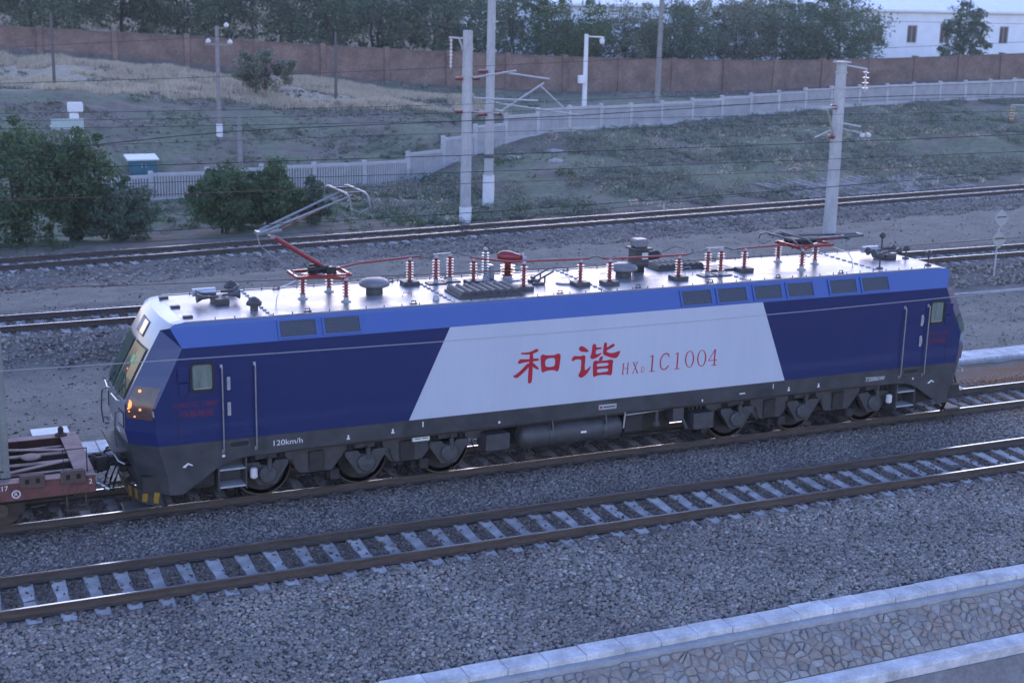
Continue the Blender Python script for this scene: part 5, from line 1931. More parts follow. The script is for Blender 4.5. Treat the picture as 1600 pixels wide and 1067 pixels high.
# small jacking marks
for x, z in ((-6.2, 1.28), (-5.2, 1.31), (5.02, 1.28), (5.9, 1.29)):
    mb = MB(); mb.prism_xz([(x - .035, z), (x + .035, z), (x + .035, z + .03), (x + .018, z + .035), (x + .018, z + .10), (x - .018, z + .10), (x - .018, z + .035), (x - .035, z + .03)], -YS - .004, -YS - .001); mb.build('jacking_mark', M_whitelet, LOCO)
for x, z, w, h in ((-4.52, 1.38, .025, .12), (4.55, 1.38, .02, .12), (-2.72, 1.27, .05, .05), (2.55, 1.25, .035, .06), (-8.90, 1.20, .06, .05), (8.80, 1.22, .04, .05), (3.6, 1.33, .16, .03)):
    mb = MB(); side_box(mb, x, x + w, z, z + h, .001, .004); mb.build('stencil_mark', M_whitelet, LOCO)
for s, x in ((1, -9.72), (1, 9.3)):
    mb = MB(); mb.prism_xz([(x, 1.08), (x + .12, 1.16), (x + .22, 1.10), (x + .2, 1.085), (x + .12, 1.125), (x + .06, 1.06)], -YS - .004, -YS - .001); mb.build('towing_mark', M_whitelet, LOCO)
mb = MB(); side_box(mb, -.21, .25, 1.325, 1.445, .001, .014, .004); np_ = mb.build('builder_plate', M_galv, LOCO)
mb = MB(); side_box(mb, -.18, -.12, 1.36, 1.41, .0145, .017); mb.build('plate_mark', M_redlet, np_)
mb = MB(); side_box(mb, -.09, .21, 1.37, 1.40, .0145, .017); mb.build('plate_text', M_darkmetal, np_)

# ================================================================== roof equipment
def post_insulator(x, y, h=.5, r=.085, base=True, disc=None, block=False, z=ZR, name='post_insulator'):
    mb = MB()
    z0 = z + .10
    mb.cyl((x, y, z0), (x, y, z + h), r * .55, n=10)
    if name == 'surge_arrester':
        m0 = M_darkmetal
    else:
        m0 = M_insul
    o = mb.build(name, m0, LOCO, smooth=True, auto=40)
    mb = MB()
    nd = max(4, int((h - .12) / .065))
    for i in range(nd):
        zz = z0 + .02 + (h - .14) * i / nd
        mb.lathe((x, y, zz), [(r * .5, 0), (r * 1.25, .006), (r * 1.3, .014), (r * .5, .03)], 12)
    mb.build('sheds', M_insul if not disc else disc, o, smooth=True, auto=40)
    mb = MB()
    mb.lathe((x, y, z + h - .005), [(r * .6, 0), (r * .75, .01), (r * .75, .05), (r * .3, .07)], 10)
    mb.build('cap', M_galv, o)
    mb = MB()
    if block:
        mb.bbox(x - .19, x + .19, y - .17, y + .17, z, z + .10, .012)
    else:
        mb.lathe((x, y, z), [(r * 1.6, 0), (r * 1.6, .02), (r * .8, .045), (r * .8, .105)], 12)
    mb.build('foot', M_darkmetal if block else M_galv, o)
    return o
M_pale_shed = mat('insulator_shed_edge', (0.42, 0.16, 0.15), .25, coat=.3)
for x, y, h, blk in ((-3.98, .78, .58, True), (-2.56, .40, .55, True), (-1.72, -.55, .60, True), (-.26, -.50, .55, True), (.43, -.64, .55, True), (2.30, -.61, .52, True), (4.40, -.21, .52, True)):
    post_insulator(x, y, h, .07, block=blk, disc=M_pale_shed)
for x, y in ((-3.36, .73), (-2.97, .84), (3.22, -.42), (3.57, -.45)):
    post_insulator(x, y, .60, .07, disc=M_pale_shed)
    mb = MB(); mb.bbox(x - .22, x + .22, y - .16, y + .16, ZR, ZR + .03, .008); mb.build('mounting_plate', M_darkmetal, LOCO)
post_insulator(-2.13, .72, .72, .07, name='surge_arrester', disc=M_insulw)
# busbars
M_bus = M_red
def bus(pts, r=.024):
    mb = MB(); mb.tube(pts, r, 8); return mb.build('busbar', M_bus, LOCO, smooth=True, auto=60)
def cable(pts, r=.012):
    mb = MB(); mb.tube(pts, r, 6); return mb.build('jumper_cable', M_darkmetal, LOCO, smooth=True)
zb1 = ZR + .64
bus([(-5.8, .25, ZR + .60), (-5.3, .45, zb1), (-3.98, .78, zb1), (-3.72, .80, zb1)])
cable([(-3.72, .80, zb1), (-3.6, .8, zb1 - .03), (-3.5, .76, zb1 - .09), (-3.36, .73, ZR + .68)])
mb = MB(); mb.bar((-3.42, .73, ZR + .68), (-2.92, .84, ZR + .68), .04, .02); mb.build('contact_bar', M_galv, LOCO)
cable([(-2.97, .84, ZR + .68), (-2.85, .7, ZR + .70), (-2.72, .5, ZR + .66), (-2.6, .42, ZR + .64)])
bus([(-2.64, .42, ZR + .62), (-2.5, .36, ZR + .61), (-1.95, -.35, ZR + .62), (-1.72, -.55, ZR + .66), (-1.3, -.54, ZR + .65), (-.26, -.50, ZR + .62), (-.05, -.50, ZR + .62)])
cable([(-.05, -.50, ZR + .62), (.05, -.52, ZR + .66), (.15, -.55, ZR + .66), (.25, -.58, ZR + .62)])
bus([(.25, -.58, ZR + .62), (.43, -.64, ZR + .61), (1.4, -.62, ZR + .60), (2.30, -.61, ZR + .59), (2.55, -.58, ZR + .59)])
cable([(2.55, -.58, ZR + .59), (2.8, -.5, ZR + .62), (3.0, -.45, ZR + .60), (3.22, -.42, ZR + .67)])
mb = MB(); mb.bar((3.16, -.42, ZR + .68), (3.63, -.45, ZR + .68), .04, .02); mb.build('contact_bar', M_galv, LOCO)
cable([(3.57, -.45, ZR + .68), (3.8, -.38, ZR + .64), (3.95, -.3, ZR + .58), (4.2, -.25, ZR + .58)])
bus([(4.15, -.25, ZR + .58), (4.40, -.21, ZR + .58), (5.2, -.1, ZR + .57), (5.9, -.05, ZR + .56)])
cable([(-2.13, .72, ZR + .80), (-1.98, .73, ZR + .72), (-1.8, .72, ZR + .72), (-1.62, .68, ZR + .80)])
# vacuum circuit breaker: red bell on a ribbed post
bk = post_insulator(-1.60, .63, .42, .14, disc=M_insul, name='breaker_post')
mb = MB(); mb.lathe((-1.85, .66, ZR + .58), [(.06, 0), (.09, .04), (.135, .12), (.14, .30), (.105, .42), (.09, .52), (.055, .58)], 16, ax=(1, -.18, -.12)); brk = mb.build('circuit_breaker', M_red, LOCO, smooth=True, auto=40)
mb = MB(); mb.lathe((-1.28, .555, ZR + .51), [(.125, 0), (.125, .03), (.05, .05), (.05, .11)], 12, ax=(1, -.18, -.12)); mb.build('end_cap', M_galv, brk)
mb = MB(); mb.bbox(-1.95, -1.25, .40, .92, ZR, ZR + .03, .008); mb.build('breaker_plate', M_silver, LOCO)
mb = MB(); mb.bbox(-2.0, -1.88, .74, .98, ZR, ZR + .34, .02); mb.build('breaker_bracket', M_front, LOCO)
# earthing knife switches
for dx, dy in ((0, 0), (.05, .35)):
    mb = MB()
    mb.bbox(-1.30 + dx, -1.02 + dx, -.22 + dy, -.08 + dy, ZR, ZR + .06, .01)
    mb.bar((-1.22 + dx, -.15 + dy, ZR + .09), (-.78 + dx, -.15 + dy, ZR + .30), .03, .035)
    mb.cyl((-1.2 + dx, -.22 + dy, ZR + .1), (-1.2 + dx, -.08 + dy, ZR + .1), .035, n=8)
    mb.bar((-1.0 + dx, -.15 + dy, ZR + .04), (-1.0 + dx, -.15 + dy, ZR + .2), .03, .03)
    mb.build('earthing_switch', M_darkmetal, LOCO)
# ribbed vents
def ribbed(x0, x1, y0, y1, n):
    mb = MB(); mb.bbox(x0 - .04, x1 + .04, y0 - .04, y1 + .04, ZR, ZR + .05, .012); v = mb.build('roof_vent', M_darkmetal, LOCO)
    w = (x1 - x0) / n
    for k in range(n):
        mb = MB()
        cx = x0 + w * (k + .5)
        vs = []
        for yy in (y0, y1):
            for a in range(7):
                t = math.pi * a / 6
                vs.append((cx - math.cos(t) * w * .47, yy, ZR + .05 + math.sin(t) * w * .62))
        fs = [(a, a + 1, a + 8, a + 7) for a in range(6)] + [tuple(range(7))[::-1], tuple(range(7, 14))]
        mb.add(vs, fs)
        mb.build('hood', M_under2, v, smooth=True, auto=50)
ribbed(-3.45, -1.98, -1.02, -.16, 8)
ribbed(2.36, 3.66, .46, 1.10, 8)
# mushroom ventilators
for x, y in ((-5.04, .16), (1.18, .07)):
    mb = MB(); mb.cyl((x, y, ZR), (x, y, ZR + .17), .19, n=18); mv = mb.build('mushroom_vent', M_darkmetal, LOCO, smooth=True, auto=40)
    mb = MB(); mb.lathe((x, y, ZR + .15), [(.26, 0), (.33, .03), (.345, .08), (.30, .145), (.19, .19), (.07, .205)], 24); mb.build('cap', mat('dull_grey_paint', (.17, .175, .19), .45, var=.12, scale=5), mv, smooth=True, auto=60)
for x, y in ((-8.01, 1.13), (-7.96, -.70)):
    mb = MB(); mb.cyl((x, y, ZR), (x, y, ZR + .12), .085, n=12); mv = mb.build('cowl_vent', M_darkmetal, LOCO)
    mb = MB(); mb.lathe((x, y, ZR + .12), [(.165, 0), (.17, .05), (.10, .13), (.03, .17)], 8); mb.build('cap', M_under2, mv)
mb = MB(); mb.lathe((-4.0, -.95, ZR), [(.075, 0), (.075, .06), (.05, .10), (.01, .12)], 12); mb.build('roof_dome', M_galv, LOCO, smooth=True, auto=40)
# instrument transformer tower
x, y = 1.85, .55
mb = MB(); mb.bbox(x - .19, x + .19, y - .19, y + .19, ZR + .16, ZR + .58, .02); tw = mb.build('transformer_housing', M_under2, LOCO)
mb = MB(); mb.bbox(x - .25, x + .25, y - .25, y + .25, ZR + .56, ZR + .61, .012); mb.build('flange', M_darkmetal, tw)
mb = MB(); mb.bbox(x - .18, x + .18, y - .18, y + .18, ZR + .61, ZR + .82, .04); mb.build('lid', MATS['dull_grey_paint'], tw)
mb = MB(); mb.lathe((x, y, ZR), [(.15, 0), (.15, .17)], 14); mb.build('pedestal', M_rubber, tw)
mb = MB(); mb.box(x - .02, x + .14, y - .212, y - .192, ZR + .34, ZR + .50); mb.build('label_plate', M_insulw, tw)
mb = MB(); mb.lathe((x + .18, y - .05, ZR + .38), [(.09, 0), (.11, .05), (.11, .32), (.05, .38)], 12, ax=(1, -.1, .12)); mb.build('bushing', M_rubber, tw)
cable([(x + .6, y - .1, ZR + .48), (x + .85, y - .25, ZR + .62), (x + 1.0, y - .5, ZR + .6), (2.55, -.55, ZR + .6)], .009)
mb = MB(); mb.bbox(3.55, 4.3, -.02, .55, ZR, ZR + .05, .012); mb.build('flat_cover', M_darkmetal, LOCO)
# horns, antennas
def horn(p, d, L=.42, r=.13, m=None):
    mb = MB(); mb.lathe(p, [(.028, 0), (.03, L * .45), (.05, L * .75), (r, L)], 14, ax=d)
    return mb.build('horn', m or M_darkmetal, LOCO, smooth=True, auto=60)
for sgn, hx in ((-1, -8.55), (1, 8.95)):
    horn((hx, .0, ZR + .19), (-1, 0, 0), .46, .11)
    horn((hx + .02, .3, ZR + .19), (-1, .05, 0), .42, .11)
    horn((hx + .12, .12, ZR + .19), (1, 0, .0), .36, .10)
    horn((hx + .14, .38, ZR + .21), (1, .1, 0), .36, .10)
    mb = MB(); mb.bbox(hx - .08, hx + .22, -.1, .5, ZR, ZR + .14, .02); mb.build('horn_bracket', M_under2, LOCO)
    mb = MB(); mb.cyl((hx - .45, .5, ZR + .2), (hx + .05, .52, ZR + .2), .085, n=14); mb.build('air_cylinder', M_lens, LOCO, smooth=True, auto=40)
for x, y, h in ((9.62, 1.10, .5), (9.52, -.02, .28), (9.44, -1.0, .34), (7.93, -.97, .36), (-9.2, .7, .0)):
    if h <= 0:
        continue
    mb = MB(); mb.cyl((x, y, ZR), (x, y, ZR + h), .022, n=8); mb.lathe((x, y, ZR), [(.09, 0), (.09, .03), (.03, .05)], 12); an = mb.build('antenna', M_darkmetal, LOCO)
    mb = MB(); mb.lathe((x, y, ZR + h * .72), [(.05, 0), (.085, .03), (.085, .10), (.03, .15)], 10); mb.build('antenna_head', M_under2, an)

# ---- pantographs
def pantograph(s, raised):
    MP = M_panto if raised else M_panto2
    cx = s * 6.27
    name = 'raised pantograph with angled grey arms over the left end' if raised else 'folded pantograph lying flat over the right end'
    mb = MB()
    z = ZR + .52
    # base frame: triangle-ish frame of red channels
    A, B, C_ = Vector((s * 6.72, .06, z)), Vector((s * 5.93, .58, z)), Vector((s * 5.93, -.5, z))
    mb.bar(A, B, .07, .07); mb.bar(B, C_, .07, .07); mb.bar(C_, A, .07, .07)
    mb.bar((s * 6.95, -.32, z + .03), (s * 5.72, -.32, z + .03), .055, .06)
    mb.bar((s * 6.95, .42, z + .03), (s * 5.72, .42, z + .03), .055, .06)
    mb.bar((s * 6.92, -.32, z + .03), (s * 6.92, .42, z + .03), .055, .06)
    mb.bar((s * 5.78, -.32, z + .05), (s * 5.78, .42, z + .05), .055, .06)
    mb.bbox(min(s * 6.2, s * 6.02), max(s * 6.2, s * 6.02), -.03, .14, z + .02, z + .16, .02)
    pg = mb.build('pantograph', M_red, LOCO)
    pg['label'] = name
    for (ix_, iy_) in ((6.70, .06), (5.95, .60), (5.90, -.5)):
        post_insulator(s * ix_, iy_, .47, .07, disc=M_pale_shed)
    mb = MB()
    for k in range(6):
        a = s * random.uniform(5.8, 6.6)
        yy = random.uniform(-.22, .32)
        mb.bbox(a - .09, a + .09, yy - .05, yy + .05, z + .04, z + .04 + random.uniform(.06, .16), .015)
    mb.cyl((s * 6.15, -.02, z + .14), (s * 6.6, -.02, z + .12), .07, n=10)
    mb.build('drive_gear', M_rubber, pg)
    if raised:
        base = Vector((s * 6.17, .05, ZR + .64)); knee = Vector((s * 7.38, .05, 5.47)); kend = Vector((s * 7.66, .05, 5.54)); head = Vector((s * 5.72, .05, 6.30))
    else:
        base = Vector((s * 6.05, .05, ZR + .62)); knee = Vector((s * 7.55, .05, ZR + .66)); kend = Vector((s * 8.0, .05, ZR + .70)); head = Vector((s * 5.75, .05, ZR + .72))
    mb = MB(); mb.tube([base, knee], [.055, .05], 10); mb.build('lower_arm', M_red, pg, smooth=True, auto=40)
    mb = MB(); mb.bar(kend + Vector((0, -.14, 0)), kend + Vector((0, .14, 0)), .09, .07); mb.cyl(knee + Vector((0, -.2, 0)), knee + Vector((0, .2, 0)), .05, n=8)
    for yy in (-.10, .10):
        mb.tube([kend + Vector((0, yy, 0)), knee.lerp(head, .12) + Vector((0, yy * 1.4, .02))], .04, 8)
    mb.build('knee_joint', MP, pg)
    for yy in (-1, 1):
        mb = MB(); mb.tube([kend + Vector((0, yy * .13, 0)), head + Vector((0, yy * .36, 0))], [.032, .024], 8); mb.build('upper_arm', MP, pg, smooth=True, auto=40)
    mb = MB(); mb.tube([knee + Vector((s * .0, -.02, .02)), head + Vector((0, -.05, -.06 if raised else -.02))], .012, 6); mb.build('control_rod', M_red, pg)
    if raised:
        drop = Vector((s * 7.62, .12, 5.30))
        mb = MB(); mb.tube([kend + Vector((0, .1, -.02)), drop, Vector((s * 7.56, .12, 5.2)), Vector((s * 6.85, .12, z + .06))], .016, 6); mb.build('guide_rod', MP, pg)
    # head: two strips across the track with drooping horns
    zt = head.z + (.10 if raised else .06)
    for k, xo in enumerate((-.20, .22)):
        xx = head.x + xo
        mb = MB()
        mb.tube([(xx, -.94, zt - .30), (xx, -.90, zt - .14), (xx, -.76, zt - .03), (xx, -.55, zt), (xx, .6, zt), (xx, .82, zt - .03), (xx, .96, zt - .14), (xx, 1.0, zt - .30)] if raised else
                [(xx, -.92, zt - .22), (xx, -.84, zt - .10), (xx, -.55, zt), (xx, .6, zt), (xx, .86, zt - .08), (xx, .94, zt - .22)], [.013, .016, .022, .026, .026, .022, .016, .013] if raised else [.013, .018, .026, .026, .018, .013], 7)
        mb.build('contact_strip', MP, pg, smooth=True, auto=60)
    mb = MB()
    mb.tube([(head.x, -.40, head.z), (head.x, .48, head.z)], .03, 8)
    for yy in (-.38, .46):
        mb.bar((head.x - .22, yy, zt - .03), (head.x + .24, yy, zt - .03), .05, .04)
    mb.build('head_frame', M_darkmetal, pg)
    mb = MB()
    mb.tube([(head.x + s * -.2, -.9, zt - .28), (head.x, -.98, zt - .36), (head.x + s * .2, -.9, zt - .28)], .012, 6)
    mb.build('horn_tie', MP, pg)
    mb = MB()
    mb.tube([(head.x + s * -.2, .96, zt - .28), (head.x, 1.02, zt - .36), (head.x + s * .2, .96, zt - .28)], .012, 6)
    mb.build('horn_tie', MP, pg)
    # air hose to the roof
    mb = MB(); mb.tube([(s * 6.9, -.3, z), (s * 7.15, -.35, z - .1), (s * 7.3, -.42, z - .12), (s * 7.42, -.5, ZR + .2), (s * 7.45, -.52, ZR)], .012, 6); mb.build('air_hose', M_insulw, pg)
pantograph(-1, True)
pantograph(1, False)

# ================================================================== running gear
WX = [-7.89, -5.71, -3.77, 3.77, 5.71, 7.89]
def wheel(x, sy):
    y = sy * .75
    mb = MB()
    mb.lathe((x, y - sy * .07, .625), [(.655, 0), (.655, .03), (.628, .045), (.622, .135), (.56, .135), (.53, .10), (.30, .075), (.22, .12), (.12, .14)], 40, ax=(0, sy, 0))
    w = mb.build('wheel', M_wheel, LOCO, smooth=True, auto=35)
    mb = MB(); mb.lathe((x, y + sy * .066, .625), [(.618, 0), (.618, .003), (.59, .003), (.59, 0)], 40, ax=(0, sy, 0)); mb.build('rim', M_railweb, w)
    mb = MB(); mb.lathe((x, y + sy * .022, .625), [(.50, 0), (.50, .045), (.26, .05), (.26, .01)], 30, ax=(0, sy, 0)); mb.build('brake_disc', M_under, w)
for x in WX:
    for sy in (-1, 1):
        wheel(x, sy)
    mb = MB(); mb.cyl((x, -.7, .625), (x, .7, .625), .1, n=12); mb.build('axle', M_under, LOCO)
for bs in (-1, 1):
    xs_ = [w for w in WX if w * bs > 0]
    xl, xr = min(xs_), max(xs_)
    for sy in (-1, 1):
        y0, y1 = sorted((sy * 1.16, sy * 1.00))
        top = 1.12
        P = [(xl - .85, .86), (xl - .85, 1.08), (xr + .85, 1.08), (xr + .85, .86)]
        # lower edge dips between the axles
        mids = sorted([(xs_[0] + xs_[1]) / 2, (xs_[1] + xs_[2]) / 2])
        low = [(xr + .62, .84), (xr + .40, .93), (xr - .40, .93)]
        for m_ in mids[::-1]:
            low += [(m_ + .62, .86), (m_ + .35, .52 if m_ == mids[1] or True else .6), (m_ - .35, .52), (m_ - .62, .86)]
            ax_l = [w for w in xs_ if w < m_]
            low += [(max(ax_l) + .40, .93), (max(ax_l) - .40, .93)]
        low += [(xl - .62, .84)]
        mb = MB(); mb.prism_xz(P[:3] + [P[3]] + low, y0, y1)
        mb.build('bogie_frame', M_under2, LOCO)
        for x in xs_:
            yb0, yb1 = sorted((sy * 1.02, sy * 1.24))
            mb = MB(); mb.prism_xz([(x - .46, .80), (x - .46, .90), (x - .18, .90), (x - .12, .82), (x + .12, .82), (x + .18, .90), (x + .46, .90), (x + .46, .80), (x + .18, .38), (x - .18, .38)], yb0, yb1)
            ab = mb.build('axle_box', M_under2, LOCO)
            mb = MB(); mb.lathe((x, sy * 1.24, .62), [(.20, 0), (.20, .05), (.17, .08), (.05, .09)], 18, ax=(0, sy, 0)); mb.build('axle_cover', M_darkmetal, ab, smooth=True, auto=40)
            for dx in (-.32, .32):
                mb = MB()
                for k in range(5):
                    mb.lathe((x + dx, sy * 1.13, .905 + k * .045), [(.08, 0), (.105, .008), (.105, .026), (.08, .034)], 12)
                mb.cyl((x + dx, sy * 1.13, .9), (x + dx, sy * 1.13, 1.15), .07, n=10)
                mb.build('coil_spring', M_rubber, ab, smooth=True, auto=40)
            mb = MB(); mb.cyl((x + .04, sy * 1.30, .70), (x + .04, sy * 1.30, .98), .055, n=10); mb.cyl((x + .04, sy * 1.30, .98), (x + .04, sy * 1.30, 1.16), .03, n=8); mb.lathe((x + .04, sy * 1.30, 1.14), [(.04, 0), (.045, .05), (.02, .06)], 8)
            mb.build('damper', M_under2, ab)
            # brake hanger and sand pipe
            mb = MB(); mb.bar((x - .72, sy * .95, 1.0), (x - .70, sy * .86, .35), .1, .12); mb.bbox(x - .78, x - .62, min(sy * .68, sy * .95), max(sy * .68, sy * .95), .22, .42, .03); mb.build('brake_hanger', M_under, LOCO)
            mb = MB(); mb.tube([(x + .55, sy * 1.2, .85), (x + .62, sy * 1.22, .6), (x + .8, sy * 1.15, .42), (x + .95, sy * 1.1, .5), (x + 1.02, sy * 1.15, .85)], .014, 6); mb.build('air_hose', M_rubber, LOCO)
        for m_ in mids:
            mb = MB(); mb.bbox(m_ - .17, m_ + .17, min(sy * 1.165, sy * 1.22), max(sy * 1.165, sy * 1.22), .55, 1.0, .03); mb.bbox(m_ + .30, m_ + .52, min(sy * 1.0, sy * 1.2), max(sy * 1.0, sy * 1.2), .28, .52, .03); mb.build('bogie_bracket', M_under, LOCO)
    mb = MB(); mb.bbox(xl - .6, xr + .6, -.6, .6, .45, .95, .05); mb.build('traction_motors', M_under, LOCO)
# white-green indicator boxes
mb = MB(); mb.bbox(-4.68, -4.28, -1.38, -1.30, 1.0, 1.13, .01); ib = mb.build('indicator_box', M_whitelet, LOCO)
mb = MB()
for x in (-4.63, -4.46):
    mb.box(x, x + .13, -1.387, -1.382, 1.055, 1.075)
mb.build('green_mark', mat('green_mark', (.03, .22, .10), .5), ib)
# underfloor deck and central equipment
mb = MB(); mb.box(-9.6, 9.6, -1.45, 1.45, 1.12, 1.30); mb.build('underframe', M_under, LOCO)
mb = MB(); mb.bbox(-2.0, 2.2, -.75, 1.3, .40, 1.12, .05); mb.build('transformer_tank', M_under, LOCO)
for sy in (-1, 1):
    mb = MB(); mb.lathe((-2.12, sy * 1.22, .80), [(.08, 0), (.20, .04), (.27, .12), (.285, .22), (.285, 2.45), (.27, 2.55), (.20, 2.63), (.08, 2.67)], 24, ax=(1, 0, 0)); tk = mb.build('air_reservoir', M_under2, LOCO, smooth=True, auto=50)
    for x in (-1.35, .02):
        mb = MB(); mb.lathe((x - .05, sy * 1.22, .80), [(.285, 0), (.296, .002), (.296, .10), (.285, .102)], 24, ax=(1, 0, 0)); mb.bar((x, sy * 1.5, .95), (x, sy * 1.45, 1.18), .10, .03); mb.build('strap', M_darkmetal, tk)
    for x in (-1.75, -.3):
        mb = MB(); mb.cyl((x, sy * 1.15, .55), (x, sy * 1.15, .40), .05, n=8); mb.bbox(x - .07, x + .07, min(sy * 1.08, sy * 1.22), max(sy * 1.08, sy * 1.22), .34, .41, .015); mb.build('drain_valve', M_under, tk)
    mb = MB(); mb.box(-.62, -.48, min(sy * 1.505, sy * 1.51), max(sy * 1.505, sy * 1.51), .80, .85); mb.build('label', M_whitelet, tk)
    for x0, x1, z0, z1 in ((-2.98, -2.40, .62, 1.0), (2.40, 2.95, .55, .95)):
        mb = MB(); ya, yb = sorted((sy * 1.50, sy * .95)); mb.bbox(x0, x1, ya, yb, z0, z1, .015); bx_ = mb.build('junction_box', M_under2, LOCO)
        mb = MB()
        for k in range(4):
            mb.cyl((x0 + .06 + k * .11, sy * 1.15, z1), (x0 + .06 + k * .11, sy * 1.15, 1.18), .022, n=6)
        mb.build('cable_glands', M_yellow if False else M_railweb, bx_)
    mb = MB(); mb.tube([(.55, sy * 1.45, 1.18), (.52, sy * 1.45, .8), (.45, sy * 1.4, .72)], .018, 6); mb.tube([(.6, sy * 1.4, 1.08), (1.0, sy * 1.42, 1.10), (1.6, sy * 1.4, 1.12)], .02, 6); mb.build('brake_pipe', M_galv, LOCO)
    mb = MB(); mb.lathe((1.45, sy * 1.35, .70), [(.05, 0), (.085, .03), (.085, .12), (.05, .15), (.05, .4)], 10); mb.build('filter_bowl', M_under2, LOCO)
    mb = MB(); mb.bbox(1.85, 2.15, min(sy * 1.45, sy * 1.1), max(sy * 1.45, sy * 1.1), .8, 1.15, .02); mb.cyl((2.12, sy * 1.42, .85), (2.22, sy * 1.46, .60), .04, n=8); mb.build('valve_block', M_under2, LOCO)
    mb = MB(); mb.bbox(.6, 1.1, min(sy * 1.35, sy * .9), max(sy * 1.35, sy * .9), .62, 1.05, .03); mb.build('underfloor_box', M_under, LOCO)
    # cab steps and sand boxes
    for s in (-1, 1):
        x0, x1 = sorted((s * 8.98, s * 8.38))
        ya, yb = sorted((sy * 1.50, sy * 1.05))
        mb = MB(); mb.box(x0, x0 + .03, ya, yb, .45, 1.12); mb.box(x1 - .03, x1, ya, yb, .45, 1.12); mb.box(x0 + .03, x1 - .03, sy * 1.05 - .02, sy * 1.05 + .02, .45, 1.12)
        stp = mb.build('cab_steps', M_under2, LOCO)
        for z in (.50, .88):
            mb = MB(); mb.bbox(x0 + .032, x1 - .032, ya - .01, yb - .05, z, z + .035, .008); mb.build('tread', M_galv, stp)
        xs2 = s * 8.22
        mb = MB(); mb.lathe((xs2, sy * 1.42, .62), [(.05, 0), (.08, .03), (.08, .20), (.05, .23)], 12); mb.build('oil_cup', M_insulw, LOCO)
        xb0, xb1 = sorted((s * 9.55, s * 9.0))
        mb = MB(); mb.bbox(xb0, xb1, min(sy * 1.3, sy * .8), max(sy * 1.3, sy * .8), .5, 1.1, .03); mb.build('sand_box', M_under, LOCO)

